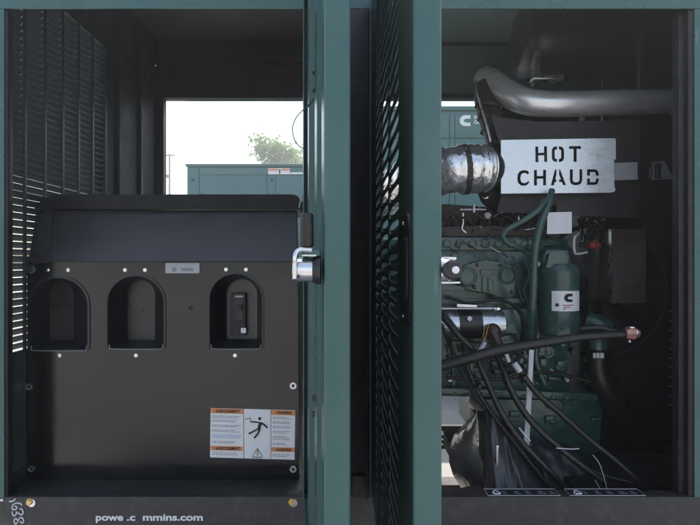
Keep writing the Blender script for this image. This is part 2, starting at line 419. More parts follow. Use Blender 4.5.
# base skid: front rail, ledge, rear rail, cross members
zr = W(0, 497, YF).z
b = MB(); b.box(XL - 0.10, XR, YF, YF + 0.03, 0.02, zr, 0.003); b.box(XL - 0.10, 0.1, YF + 0.03, 1.99, zr - 0.05, zr - 0.003, 0.002); b.box(0.1, XR, YF + 0.03, YF + 0.062, zr - 0.05, zr - 0.003, 0.002)
b.box(XL - 0.1, 0.1, 1.99, YB, 0.3, 0.60); b.box(XL - 0.1, XR, YB - 0.12, YB, 0.02, 0.10)
for x in (0.78, 1.15, 1.6): b.box(x, x + 0.08, 1.99, YB - 0.12, 0.44, 0.54)
b.box(XR - 0.08, XR, 1.85, YB, 0.02, 0.5)
b.box(0.9, XR - 0.08, 1.99, YB - 0.1, 0.55, 0.60)
rail = b.build('skid_rail', RAILM, enc)
# rail lettering, chalk number, bolts, film decals on the ledge
yr = YF - 0.0005
def rail_text(t, px, wpx): text_on(t, px, 520.2, yr, 5.6, WHITE, rail, bold=0.03, wpx=wpx)
mb = MB()
for t, px, wpx in (('powe', 96, 27.5), ('.c', 127, 8.5), ('mmins.com', 143, 60)):
    size = 6.6 * yr / F / 0.70
    me = text_mesh(t, size, 0.03 * size)
    xs = [v.co.x for v in me.vertices]; k = (wpx * yr / F) / (max(xs) - min(xs)); x_min = min(xs)
    o0 = W(px, 520.3, yr)
    for v in me.vertices: v.co = Vector((o0.x + (v.co.x - x_min) * k, yr - v.co.z - 0.001, o0.z + v.co.y))
    mb.mesh(me)
mb.build('lettering', WHITE, rail)
S15 = lambda L: [W(a / 15.0, 490 + b_ / 15.0, yr - 0.0008) for a, b_ in L]
ch = MB()
for st in ([(140, 170), (200, 165), (235, 130)],
           [(330, 235), (310, 205), (250, 195), (200, 220), (185, 260), (200, 292), (240, 290), (257, 258), (225, 240)],
           [(185, 320), (190, 360), (215, 390), (245, 360), (250, 330), (290, 355), (330, 370), (350, 340), (330, 290), (295, 280)],
           [(270, 450), (240, 430), (215, 450), (225, 500), (250, 505), (275, 460), (310, 410), (345, 430), (355, 480), (330, 495), (300, 470)]):
    ch.tube(S15(st), 0.0026, seg=6, sub=5)
ch.build('chalk_number', CHALK, rail)
for px, py, r in ((30, 502, 3.6), (292, 502, 3.6)):
    p = W(px, py, yr); b = MB(); b.bolt(p, (0, -1, 0), r * YF / F * 0.75, 0.010)
    b.build('bolt', GOLD, rail)
    q = W(px + 1.5, py + 0.8, yr)
    bb = MB(); bb.lathe((q.x, yr + 0.0003, q.z), (0, -1, 0), [(0, 0.0145), (0.0018, 0.0145), (0.0018, 0.011), (0.0025, 0.011)], seg=24); bb.build('washer', CHROME, rail)
p = W(2, 500, yr); MB().bolt(p, (0, -1, 0), 0.004, 0.004).build('bolt', CHROME, rail)
zl = zr + 0.0005
for x0p, x1p in ((481, 560), (563, 645)):
    # parallelogram film stickers lying on the ledge; outline front edge at y=499, back edge at 490
    f0 = W(x0p + 7, 499, YF + 0.008); f1 = W(x1p, 499, YF + 0.008)
    xa_, xb_ = f0.x, f1.x; y0, y1 = YF + 0.006, YF + 0.058
    ya0 = (xa_ / 1.0); 
    xbk0 = W(x0p, 491, 1.93).x; 
    b = MB(); quad = [(xa_, y0), (xb_, y0), (xb_ - 0.0, y1), (xa_ - 0.0, y1)]
    b._app([(x, y, zl + h) for h in (0.0005, 0.0015) for x, y in quad], [(0, 3, 2, 1), (4, 5, 6, 7), (0, 1, 5, 4), (1, 2, 6, 5), (2, 3, 7, 6), (3, 0, 4, 7)])
    dec = b.build('film_decal', PLASTIC, rail)
    OUT = MB()
    m2 = MB()
    t = 0.0022
    for (qa, qb) in zip(quad, quad[1:] + quad[:1]):
        OUT.tube([(qa[0], qa[1], zl + 0.002), (qb[0], qb[1], zl + 0.002)], 0.0016, seg=4, smooth=False)
    for k, L in enumerate((0.012, 0.02, 0.018, 0.03, 0.022)):
        xx = xa_ + 0.06 + k * 0.042
        m2.box(xx, xx + L, y0 + 0.016, y0 + 0.022, zl + 0.0016, zl + 0.0022); m2.box(xx, xx + L * 0.7, y0 + 0.028, y0 + 0.034, zl + 0.0016, zl + 0.0022)
    m2.build('print', INKG, dec); OUT.build('outline', GREYL, dec)
    m3 = MB(); cx, cy = xa_ + 0.035, (y0 + y1) / 2
    tri = [(cx - 0.017, cy - 0.014), (cx + 0.017, cy - 0.014), (cx + 0.0, cy + 0.018)]
    for k in range(3):
        a_, b_ = tri[k], tri[(k + 1) % 3]
        m3.tube([(a_[0] * .85 + b_[0] * .15, a_[1] * .85 + b_[1] * .15, zl + 0.0022), (a_[0] * .15 + b_[0] * .85, a_[1] * .15 + b_[1] * .85, zl + 0.0022)], 0.003, seg=6, smooth=False)
    m3.build('recycling_mark', WHITE, dec)

# ------------------------------------------------------------ louvre panel helper (pressed hoods over real slots)
def louvre_panel(mb, O, u, n, length, z0, z1, cols, pitch, slot, depth, stagger=True, thick=0.0012):
    O = Vector(O); u = Vector(u).normalized(); n = Vector(n).normalized()
    def P(s, z, d=0.0): return O + u * s + n * d + Vector((0, 0, z))
    def quad(s0, s1, za, zb):
        if zb - za < 1e-5 or s1 - s0 < 1e-5: return
        mb._app([P(s0, za), P(s1, za), P(s1, zb), P(s0, zb), P(s0, za, -thick), P(s1, za, -thick), P(s1, zb, -thick), P(s0, zb, -thick)],
                [(0, 1, 2, 3), (7, 6, 5, 4), (0, 4, 5, 1), (3, 2, 6, 7), (0, 3, 7, 4), (1, 5, 6, 2)])
    prev = 0.0
    for j, (c0, c1) in enumerate(cols):
        quad(prev, c0, z0, z1); prev = c1
        z = z0 + (pitch * 0.5 if (stagger and j % 2) else 0.0) + 0.004
        last = z0; K = 28
        while z + pitch < z1:
            quad(c0, c1, last, z); last = z + pitch
            sc_, zc_ = (c0 + c1) / 2, z + pitch / 2; hs_, hh_ = (c1 - c0) / 2 - 0.006, slot / 2
            inn, out = [], []
            for i in range(K):
                a = 2 * math.pi * (i + 0.5) / K; ca, sa = math.cos(a), math.sin(a)
                e = 0.55
                inn.append((sc_ + hs_ * math.copysign(abs(ca) ** e, ca), zc_ + hh_ * math.copysign(abs(sa) ** e, sa)))
                m = max(abs(ca), abs(sa)); out.append((sc_ + (c1 - c0) / 2 * ca / m, zc_ + pitch / 2 * sa / m))
            vi = [mb.bm.verts.new(P(*t)) for t in inn]; vo = [mb.bm.verts.new(P(*t)) for t in out]; vb = [mb.bm.verts.new(P(t[0], t[1], -0.003)) for t in inn]
            for i in range(K):
                k2 = (i + 1) % K
                mb.bm.faces.new([vo[i], vo[k2], vi[k2], vi[i]]); mb.bm.faces.new([vi[i], vi[k2], vb[k2], vb[i]])
            # scoop rising inward from the lower rim
            rows = []
            N2 = 12
            for q in range(4):
                v = q / 3; row = []
                for i in range(N2 + 1):
                    t = -1 + 2 * i / N2; prof = (1 - abs(t) ** 3)
                    row.append(P(sc_ + hs_ * t, zc_ - hh_ * abs(max(0.0, 1 - abs(t) ** 3.6)) ** 0.28 + v * slot * 0.9 * prof, -0.003 - depth * prof * math.sin(v * math.pi / 2)))
                rows.append(row)
            mb.grid(rows)
            z += pitch
        quad(c0, c1, last, z1)
    quad(prev, length, z0, z1)

# ------------------------------------------------------------ doors (parts of the enclosure)
YN = 0.75
ZD0, ZD1 = 0.69, HZ + 0.02
def door_frame(near_x0, near_x1, far_x0, far_x1, zlo, zhi):
    """pan of a swung door as four returns; x values of inner/outer faces at near edge and at hinge"""
    mb = MB()
    return mb
# left door: near return px 325..350, outer skin faces right, inner side open to the left
lx0, lx1 = W(324, 0, YN).x, W(350.5, 0, YN).x
fx0, fx1 = xc0 + 0.0, xc0 + 0.0 + (lx1 - lx0)
mb = MB()
def slab(mb, a0, a1, b0, b1, ya, yb, za, zb, bev=0.0):
    """prism with near x-range a0..a1 at ya and far x-range b0..b1 at yb"""
    v = [(a0, ya, za), (a1, ya, za), (b1, yb, za), (b0, yb, za), (a0, ya, zb), (a1, ya, zb), (b1, yb, zb), (b0, yb, zb)]
    vs, fs = mb._app(v, [(0, 3, 2, 1), (4, 5, 6, 7), (0, 1, 5, 4), (1, 2, 6, 5), (2, 3, 7, 6), (3, 0, 4, 7)])
    if bev: bmesh.ops.bevel(mb.bm, geom=list({e for fc in fs for e in fc.edges}), offset=bev, segments=4, profile=0.5, affect='EDGES')
yh = YF - 0.004
dxr = (fx1 - lx1) / (yh - YN)          # drift of the door plane per metre
def LX(base, y): return base + dxr * (y - YN)
tk = 0.004
slab(mb, lx1 - tk, lx1, fx1 - tk, fx1, YN + 0.004, yh, ZD0, ZD1)                       # outer skin
slab(mb, lx0, lx1, LX(lx0, YN + 0.004), LX(lx1, YN + 0.004), YN - 0.002, YN + 0.010, ZD0, ZD1, 0.0055)   # near return
slab(mb, lx0 - 0.0, lx0 + 0.003, LX(lx0, YN + 0.055), LX(lx0 + 0.003, YN + 0.055), YN + 0.004, YN + 0.055, ZD0, ZD1)  # inner lip
slab(mb, LX(lx0, yh - 0.07), LX(lx0, yh - 0.07) + 0.003, fx0, fx0 + 0.003, yh - 0.07, yh, ZD0, ZD1)
slab(mb, fx0 + 0.003, fx1 - tk, fx0 + 0.003, fx1 - tk, yh - 0.004, yh, ZD0, ZD1)
for za in (ZD0, ZD1 - 0.004): slab(mb, lx0 + 0.003, lx1 - tk, fx0 + 0.003, fx1 - tk, YN + 0.004, yh - 0.004, za, za + 0.004)
for ya, yb in ((YN + 0.25, YN + 0.33), (YN + 0.62, YN + 0.70)):   # hat-section stiffeners
    slab(mb, LX(lx0, ya) + 0.004, LX(lx1, ya) - tk, LX(lx0, yb) + 0.004, LX(lx1, yb) - tk, ya, yb, ZD0 + 0.1, ZD1 - 0.1)
ldoor = mb.build('door', GREEN, enc); ldoor['label'] = 'plain left door seen from its edge'
# right door: near return px 413..441.5, outer louvred skin faces left
rx0, rx1 = W(413, 0, YN).x, W(442, 0, YN).x
gx0 = W(370, 0, yh).x; gx1 = gx0 + (rx1 - rx0)
dxq = (gx0 - rx0) / (yh - YN)
def RX(base, y): return base + dxq * (y - YN)
mb = MB()
slab(mb, rx0, rx1, RX(rx0, YN + 0.004), RX(rx1, YN + 0.004), YN - 0.002, YN + 0.010, ZD0, ZD1, 0.0055)
slab(mb, rx1 - 0.003, rx1, RX(rx1 - 0.003, YN + 0.04), RX(rx1, YN + 0.04), YN + 0.004, YN + 0.04, ZD0, ZD1)
slab(mb, RX(rx1, yh - 0.05) - 0.003, RX(rx1, yh - 0.05), gx1 - 0.003, gx1, yh - 0.05, yh, ZD0, ZD1)
slab(mb, gx0, gx1 - 0.003, gx0, gx1 - 0.003, yh - 0.004, yh, ZD0, ZD1)
for za in (ZD0, ZD1 - 0.004): slab(mb, rx0 + tk, rx1 - 0.003, gx0 + tk, gx1 - 0.003, YN + 0.004, yh - 0.004, za, za + 0.004)
O = Vector((rx0 + tk, YN + 0.004, 0)); far = Vector((gx0 + tk, yh - 0.004, 0)); u = far - O; Ld = u.length
nrm = Vector((-u.y, u.x, 0)).normalized()
# columns of louvres
cols = []; s = 0.205
while s + 0.20 < Ld - 0.02:
    cols.append((s, s + 0.20)); s += 0.206
rdoor = mb.build('door', GREEN, enc, angle=50); rdoor['label'] = 'right door with rows of louvres facing the gap'
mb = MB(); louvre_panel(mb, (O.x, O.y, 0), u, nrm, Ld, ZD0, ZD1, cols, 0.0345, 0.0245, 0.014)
mb.build('louvred_skin', SKIN_SHADE, rdoor, angle=50, fixn=False)
# recessed paddle handle on right door outer face
def on_r(s_, z, d_): 
    p = O + u.normalized() * s_ + nrm * d_; return Vector((p.x, p.y, z))
zc = W(0, 270, 0.84).z
mb = MB()
rows = []
def rr_ring(hw, hh, r, d_, sc_):
    return [on_r(sc_ + a, zc + b_, d_) for a, b_ in rrect(-hw, hw, -hh, hh, r, 6)]
rings = [rr_ring(0.086, 0.095, 0.06, 0.0005, 0.115), rr_ring(0.086, 0.095, 0.06, 0.004, 0.115), rr_ring(0.078, 0.087, 0.055, 0.004, 0.115), rr_ring(0.076, 0.085, 0.054, 0.0012, 0.115)]
R = [[mb.bm.verts.new(p) for p in rg] for rg in rings]
for i in range(3):
    for k in range(len(R[0])):
        mb.bm.faces.new([R[i][k], R[i][(k + 1) % len(R[0])], R[i + 1][(k + 1) % len(R[0])], R[i + 1][k]])
mb.bm.faces.new(R[3])
hd = mb.build('handle', INK, rdoor)
mb = MB()
q = [on_r(0.10 + a, zc + b_, dd) for dd in (0.002, 0.006) for a, b_ in rrect(-0.04, 0.04, -0.05, 0.055, 0.02, 4)]
n_ = len(q) // 2
mb._app(q, [tuple(range(n_)), tuple(range(2 * n_ - 1, n_ - 1, -1))] + [(i, i + n_, (i + 1) % n_ + n_, (i + 1) % n_) for i in range(n_)])
mb.build('handle_paddle', PLASTIC, rdoor)
for dz in (-0.078, 0.078):
    mb = MB(); mb.bolt(on_r(0.10, zc + dz, 0.005), nrm, 0.003, 0.003); mb.build('screw', CHROME, rdoor)
# left door: latch roller, bracket, grip
def latch_left():
    yl = YN + 0.02
    c = W(321, 270, yl)
    b = MB(); b.lathe((c.x, yl, c.z), (-1, 0, 0), [(0, 0.022), (0.006, 0.022), (0.006, 0.0215), (0.012, 0.0195)], seg=32); b.build('latch_flange', PLASTIC, ldoor)
    b = MB(); b.lathe((c.x - 0.010, yl, c.z), (-1, 0, 0), [(0, 0.0185), (0.022, 0.0185), (0.026, 0.0185), (0.032, 0.016), (0.033, 0.011)], seg=40); b.build('latch_roller', CHROME, ldoor)
    a = [W(312, 250, yl - 0.02), W(301, 249.5, yl - 0.02), W(296.5, 252, yl - 0.02), W(295, 258, yl - 0.022), W(294.8, 270, yl - 0.022), W(294.6, 283, yl - 0.022)]
    b = MB(); b.tube(a, 0.0034, seg=10); b.build('latch_lever', CHROME, ldoor)
    b = MB(); e = a[-1]; b.lathe((e.x, e.y - 0.006, e.z), (0, 1, 0), [(0, 0.006), (0.002, 0.0065), (0.012, 0.0065)], seg=16)
    b.lathe((e.x, e.y - 0.007, e.z), (0, 1, 0), [(0, 0.003), (0.002, 0.003)], seg=6); b.build('pivot_nut', RUBBER, ldoor)
    g0 = W(307, 247, yl - 0.01); g1 = W(307, 213, yl - 0.01)
    b = MB(); b.lathe(g0, g1 - g0, [(0, 0.0085), (0.003, 0.0105), (0.045, 0.0098), (0.049, 0.0095), (0.051, 0.006)], seg=24); b.build('latch_grip', RUBBER, ldoor)
    b = MB(); b.box(g0.x - 0.008, c.x - 0.001, yl - 0.014, yl + 0.01, W(0, 256, yl).z, W(0, 250, yl).z, 0.001); b.build('latch_bracket', GREEN, ldoor)
    b = MB(); b.box(W(303, 0, yl).x, W(317, 0, yl).x, yl - 0.016, yl - 0.014, W(0, 256.4, yl).z, W(0, 254.8, yl).z); b.build('latch_plate', STEEL, ldoor)
latch_left()
for py in (72, 90, 398, 414):
    y = YN + 0.30 - 0.06
    p = W(312, py, 1.02)
    xx = LX(lx0, 1.02)
    b = MB(); b.bolt((xx + 0.001, 1.02, p.z), (-1, 0, 0), 0.005, 0.005); b.build('rivet', RUBBER, ldoor)
    b = MB()
# check cable of the left door: thin loop from inside edge
def lz(px, py, Y): return W(px, py, Y)
b = MB(); b.tube([lz(314, 98, 1.0), lz(309, 105, 1.0), lz(302, 111, 1.0), lz(296, 118, 1.0), lz(292.5, 128, 1.0), lz(294, 138, 1.0), lz(298, 145, 1.0), lz(304, 149, 1.0)], 0.0011, seg=8)
b.tube([lz(314, 98, 1.0), lz(309, 105, 1.0), lz(307.5, 106.5, 1.0)], 0.0028, seg=8, smooth=False)
b.build('check_cable', ENGL, ldoor)
# right door latch
def latch_right():
    yl = YN + 0.025
    b = MB()
    c = W(443, 270, yl)
    b.lathe((rx1, yl, c.z), (1, 0, 0), [(0, 0.019), (0.012, 0.019), (0.016, 0.017)], seg=32); b.build('latch_roller', CHROME, rdoor)
    k = W(453, 270, YN - 0.01)
    b = MB(); b.lathe((k.x, YN + 0.03, k.z), (0, -1, 0), [(0, 0.012), (0.03, 0.0145), (0.038, 0.0145), (0.04, 0.012)], seg=32); b.build('latch_grip', RUBBER, rdoor)
    k = W(457, 270, YN - 0.02)
    b = MB(); b.lathe((k.x, YN - 0.009, k.z), (0, -1, 0), [(0, 0.0055), (0.003, 0.0055), (0.004, 0.004)], seg=20); b.build('latch_pin', WHITE, rdoor)
    b = MB(); b.box(rx1, W(460, 0, yl).x, yl - 0.004, yl + 0.008, W(0, 283.5, yl).z, W(0, 281.5, yl).z, 0.001); b.build('latch_bracket', CHROME, rdoor); b = MB()
    b.box(rx1, W(456, 0, yl).x, yl - 0.004, yl + 0.008, W(0, 260, yl).z, W(0, 257, yl).z, 0.001); b.build('latch_bracket', CHROME, rdoor)
latch_right()

# ============================================================ BREAKER BOX
YX = 1.95
bx = thing('breaker_box', (W(163, 0, YX).x, 2.2, 0.6), 'wide black breaker box with three arched recesses under a sloped hood', 'breaker box')
fr = [XZ(27, 262, YX), XZ(29.5, 490, YX), XZ(299, 490, YX), XZ(297.5, 262, YX)]
A = [arch(28.6, 89, 276.5, 351, YX), arch(107, 165, 274.5, 349.5, YX), arch(208.5, 263, 272.5, 349.5, YX)]
hole = circle(*XZ(191.5, 308, YX), 2.6 * YX / F)
MB().mesh(plate([fr] + A + [hole], YX, 0.004, 0.0012)).build('front_panel', BLACK, bx)
b = MB(); zb0 = fr[1][1]; zt0 = fr[0][1]
yb = 2.45
b._app([(fr[0][0], YX + 0.004, zt0), (fr[1][0], YX + 0.004, zb0), (fr[2][0], YX + 0.004, zb0), (fr[3][0], YX + 0.004, zt0),
        (fr[0][0], yb, zt0), (fr[1][0], yb, zb0), (fr[2][0], yb, zb0), (fr[3][0], yb, zt0)],
       [(0, 4, 5, 1), (1, 5, 6, 2), (2, 6, 7, 3), (4, 7, 6, 5), (0, 3, 7, 4)])
b.box(fr[1][0], fr[2][0], YX - 0.0, yb, 0.60, zb0 - 0.002)
b.build('casing', BLACKM, bx)
# hole backing
hc = XZ(191.5, 308, YX); MB().lathe((hc[0], YX + 0.006, hc[1]), (0, 1, 0), [(0, 0.011), (0.001, 0.011)], seg=16).build('grommet', RUBBER, bx)
# arched recesses: tapered tunnel + back plate
inner = [(49.5, 76, 281, 340), (127.5, 157, 280, 340), (226.5, 258, 279, 339)]
for i, (oa, (x0, x1, t_, b_)) in enumerate(zip([(30, 88, 278, 349.5), (108, 164, 276, 348), (210, 262, 274, 348)], inner)):
    yo, yi = YX + 0.004, YX + 0.10
    mid = [arch(oa[0] + (x0 - oa[0]) * f, oa[1] + (x1 - oa[1]) * f, oa[2] + (t_ - oa[2]) * f, oa[3] + (b_ - oa[3]) * f * 0.0 - 0.0, YX) for f in (0,)]
    # work in world units: real taper of the moulding
    outer_w = arch(*oa, YX)
    inner_w = arch(x0, x1, t_, b_, yi)
    b = MB(); n_ = len(outer_w)
    lip = arch(oa[0] - 2.2, oa[1] + 2.2, oa[2] - 2.2, oa[3] + 1.6, YX)
    rings = [[(x, YX - 0.004, z) for x, z in lip], [(x, YX - 0.005, z) for x, z in outer_w], [(x, yo, z) for x, z in outer_w], [(x * .06 + xi * .94, yi - 0.03, z * .06 + zi * .94) for (x, z), (xi, zi) in zip(outer_w, inner_w)], [(x, yi, z) for x, z in inner_w]]
    lipb = [(x, YX - 0.0005, z) for x, z in lip]; rings = [lipb] + rings
    R = [[b.bm.verts.new(p) for p in rg] for rg in rings]
    for k in range(len(R) - 1):
        for j in range(n_): b.bm.faces.new([R[k][j], R[k][(j + 1) % n_], R[k + 1][(j + 1) % n_], R[k + 1][j]])
    rc = b.build('arched_recess', PLASTIC, bx, angle=30)
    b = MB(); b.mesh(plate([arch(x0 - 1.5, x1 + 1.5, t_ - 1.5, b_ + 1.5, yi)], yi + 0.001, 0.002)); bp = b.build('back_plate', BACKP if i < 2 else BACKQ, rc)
    b = MB(); lo_ = [W(oa[0] + 1, oa[3] - 4, YX - 0.006), W(oa[0] + 2, oa[3] - 0.5, YX - 0.006), W(oa[0] + 6, oa[3] + 1.2, YX - 0.006), W(oa[1] - 6, oa[3] + 1.2, YX - 0.006), W(oa[1] - 2, oa[3] - 0.5, YX - 0.006), W(oa[1] - 1, oa[3] - 4, YX - 0.006)]
    b.tube(lo_, 0.0016, seg=8); b.build('lip_glint', INKG, rc)  # grey tube put in for the glint along the recess lip
    if i < 2:
        p = W((x0 + x1) / 2 + (3 if i == 0 else 1), 310, yi); MB().bolt((p.x, yi + 0.0005, p.z), (0, -1, 0), 0.0035, 0.003).build('screw', RUBBER, rc)
    else:
        Yb_ = yi
        b = MB(); b.mesh(plate([pxrect(232, 246.5, 293, 335, Yb_, 0.6)], Yb_ - 0.028, 0.028, 0.001)); b.build('circuit_breaker', INK, rc)
        yk = Yb_ - 0.0285
        b = MB(); b.mesh(plate([pxrect(235, 243, 299, 320, yk, 0.5)], yk - 0.002, 0.002, 0.0006)); b.build('toggle_surround', RUBBER, rc)
        b = MB(); b.mesh(plate([pxrect(236.5, 242, 305, 310, yk, 0.5)], yk - 0.012, 0.012, 0.001)); b.build('toggle', BLACKM, rc)
        b = MB(); b.mesh(plate([pxrect(235, 243, 295.5, 297.5, yk, 0.2)], yk - 0.001, 0.001)); b.build('rating_strip', GREYL, rc)
        b = MB(); b.mesh(plate([pxrect(241, 246, 328, 333, yk, 0.2)], yk - 0.001, 0.001)); b.build('test_label', WHITE, rc)
        b = MB(); b.mesh(plate([pxrect(234, 238, 328, 333, yk, 0.2)], yk - 0.001, 0.001)); b.build('test_button', BLACKM, rc)
# screws
def fscrew(px, py, r=2.0, m=CHROME, name='screw'):
    p = W(px, py, YX); MB().bolt((p.x, YX - 0.0003, p.z), (0, -1, 0), r * YX / F * 0.62, 0.0035).build(name, m, bx)
for x, y in ((48, 270), (68, 270), (125, 270), (145, 270), (226, 269.5), (246, 269.5), (59.5, 355.5), (136, 355.5), (235, 355.5)): fscrew(x, y, 2.3)
for x, y in ((28.6, 387), (31, 469), (293, 386), (293, 469.5), (31.5, 270)):
    p = W(x, y, YX - 0.004); b = MB(); r = 3.4 * YX / F
    b.lathe((p.x, YX - 0.0005, p.z), (0, -1, 0), [(0, r), (0.0022, r), (0.0022, r * 0.78), (0.0008, r * 0.76)], seg=24); b.build('captive_nut', STEEL, bx)
    b = MB(); b.bolt((p.x, YX - 0.0005, p.z), (0, -1, 0), r * 0.45, 0.003); b.build('screw', RUBBER, bx)
# hood: lid, slope panel, end cap
ys2 = 2.08
hb = MB()
L0, L1 = XZ(51, 262, YX), XZ(297.5, 262, YX); T0, T1 = XZ(52, 210, ys2), XZ(297, 210, ys2)
hb._app([(L0[0], YX - 0.012, L0[1]), (L1[0] + 0.004, YX - 0.012, L1[1]), (T1[0], ys2, T1[1]), (T0[0], ys2, T0[1]),
         (L0[0], YX + 0.02, L0[1]), (L1[0] + 0.004, YX + 0.02, L1[1]), (T1[0], ys2 + 0.03, T1[1] - 0.01), (T0[0], ys2 + 0.03, T0[1] - 0.01)],
        [(0, 1, 2, 3), (7, 6, 5, 4), (0, 4, 5, 1), (1, 5, 6, 2), (2, 6, 7, 3), (3, 7, 4, 0)])
bmesh.ops.bevel(hb.bm, geom=list(hb.bm.edges), offset=0.003, segments=2, affect='EDGES')
hb.build('sloped_hood', HOODM, bx)
# left moulded cap
cap = MB()
o1 = [(51, 262), (33, 264), (27, 275), (23.5, 276), (23.5, 261), (29, 256), (33, 234), (36, 211), (42, 203), (52, 203)]
ow = PP(o1, YX + 0.0)
n_ = len(ow)
def yof(px, py): return YX - 0.012 + (ys2 - YX + 0.012) * max(0, min(1, (262 - py) / 52.0))
fv = [Vector(((a - 350) * yof(a, c) / F, yof(a, c), CZ - (c - 262.5) * yof(a, c) / F)) for a, c in o1]
bv = [Vector((v.x, 2.45, v.z)) for v in fv]
cap._app([*fv, *bv], [tuple(range(n_))] + [(i, i + n_, (i + 1) % n_ + n_, (i + 1) % n_) for i in range(n_)] + [tuple(range(2 * n_ - 1, n_ - 1, -1))])
cap.build('hood_end_cap', HOODM, bx, angle=50)
# recessed inset on the cap
ins = [(49.5, 209), (40.5, 210), (36.5, 230), (33, 252), (36, 255), (46, 255), (49.5, 250)]
ym = lambda a, c: yof(a, c) - 0.0035
b = MB(); vv = [Vector(((a - 350) * ym(a, c) / F, ym(a, c), CZ - (c - 262.5) * ym(a, c) / F)) for a, c in ins]
b.tube(vv + [vv[0]], 0.0028, seg=6, smooth=False); b.build('moulding_rib', BLACKM, bx)
b = MB(); n_ = len(vv); v2 = [v + Vector((0, 0.003, 0)) for v in vv]
b._app(vv + v2, [tuple(range(n_))] + [(i, i + n_, (i + 1) % n_ + n_, (i + 1) % n_) for i in range(n_)]); b.build('cap_inset', HOODM, bx)
# lid
lid = MB()
LT = [(35, 213), (40, 205), (48, 198.5), (56, 195.6), (64, 195), (292, 195), (297, 196), (300, 199), (299, 209.5), (52, 209.5), (48, 213)]
lw_ = [((a - 350) * ys2 / F, CZ - (c - 262.5) * ys2 / F) for a, c in LT]
lid.prism([(x, z) for x, z in lw_], ys2 - 0.02, yb)
lid.build('lid', LIDM, bx)
b = MB(); e0 = W(303, 193, ys2 - 0.03); 
b.tube([W(299, 208, ys2 - 0.024), W(300.5, 200, ys2 - 0.024), W(299, 196.5, ys2 - 0.024)], 0.0025, seg=6); b.build('edge_trim', GREYL, bx)
# little name plate under hood
yq = YX - 0.0135
b = MB(); b.mesh(plate([pxrect(165.5, 199.5, 263, 273.2, YX - 0.002, 0.8)], YX - 0.003, 0.002, 0.0003)); nm = b.build('name_plate', GREYL, bx)
b = MB(); b.mesh(plate([pxrect(172, 176, 267.5, 271.5, YX - 0.004, 0.1)], YX - 0.004, 0.0006)); b.mesh(plate([pxrect(173, 175, 268.5, 270.5, YX - 0.004, 0.1)], YX - 0.0045, 0.0006)); 
for k, wd in enumerate((1.2, 1.6, 1.2, 1.4, 1.6, 1.2, 1.5)):
    b.mesh(plate([pxrect(181 + k * 1.75, 181 + k * 1.75 + wd * .9, 268, 271, YX - 0.004, 0.1)], YX - 0.004, 0.0006))
b.build('print', INKG, nm)
# warning decal
yd = YX - 0.0012
def dq(x0, x1, y0, y1, d_, sk=True):
    """rect in decal pixels, slightly sheared like the stuck-on decal"""
    def s_(a, c): return (a, c + (a - 210) * 0.030)
    pts = [s_(x0, y0), s_(x1, y0), s_(x1, y1), s_(x0, y1)]
    return PP(pts, yd - d_)
wd = MB(); wd.mesh(plate([PP([(210.6, 408), (295.2, 410.3), (294.6, 459.8), (210, 457.4)], yd)], yd, 0.0008)); wdo = wd.build('warning_decal', WHITE, bx)
b = MB()
for x0, x1, y0, y1 in ((210.6, 243.2, 408.1, 413), (210.4, 242.6, 445.6, 450.0), (271.2, 295, 408.1, 413), (270.8, 294.6, 445.2, 449.6)):
    b.mesh(plate([dq(x0, x1, y0, y1, 0.0006)], yd - 0.0008, 0.0006))
b.build('orange_band', ORANGE, wdo)
b = MB()
for x in (243.5, 270.6): b.mesh(plate([dq(x, x + 0.45, 408.1, 457.2, 0.0006)], yd - 0.0006, 0.0005))
# figure: falling person struck by a spark
def fig(pts, wpx): 
    vs_ = [Vector((*XZ(a, c, yd),)).to_3d() for a, c in pts]
    b.tube([(v.x, yd - 0.0008, v.y) for v in vs_], wpx * YX / F / 2, seg=6, smooth=False)
# scale from crop: px = 200 + X/7, py = 400 + Y/7
fc = lambda L: [(200 + a / 7.0, 400 + c / 7.0) for a, c in L]
fig(fc([(350, 150), (400, 155), (425, 160)]), 1.3); fig(fc([(425, 158), (450, 172), (472, 195)]), 1.7)
fig(fc([(425, 158), (418, 175), (412, 200)]), 3.2); fig(fc([(410, 200), (375, 218), (342, 235)]), 1.7); fig(fc([(420, 200), (405, 235), (380, 265)]), 1.9)
fig(fc([(316, 132), (340, 132), (348, 122), (356, 140)]), 0.6)
hc_ = fc([(418, 130)])[0]; b.mesh(plate([circle(*XZ(hc_[0], hc_[1], yd), 1.6 * YX / F, 14)], yd - 0.001, 0.0006))
tri = fc([(402, 338), (364, 396), (438, 398)])
fig(tri + [tri[0]], 0.7); fig(fc([(405, 352), (397, 370), (407, 370), (400, 388)]), 0.7); fig(fc([(372, 402), (430, 404)]), 0.4)
b.build('pictogram', INK, wdo)
hdm = MB()
for t_, px, py, wpx in (('! AVERTISSEMENT', 214, 412.6, 26), ('! AVERTISSEMENT', 214, 449.9, 26), ('! WARNING', 275.5, 414.0, 16), ('! WARNING', 275, 451.1, 16)):
    size = 3.0 * yd / F / 0.70; me = text_mesh(t_, size, 0.02 * size, extrude=0.0003)
    xs = [v.co.x for v in me.vertices]; k = (wpx * yd / F) / (max(xs) - min(xs)); o0 = W(px, py, yd)
    for v in me.vertices: v.co = Vector((o0.x + v.co.x * k, yd - 0.0016 - v.co.z, o0.z + v.co.y))
    hdm.mesh(me)
hdm.build('heading', INK, wdo)
b = MB(); rnd = random.Random(3)
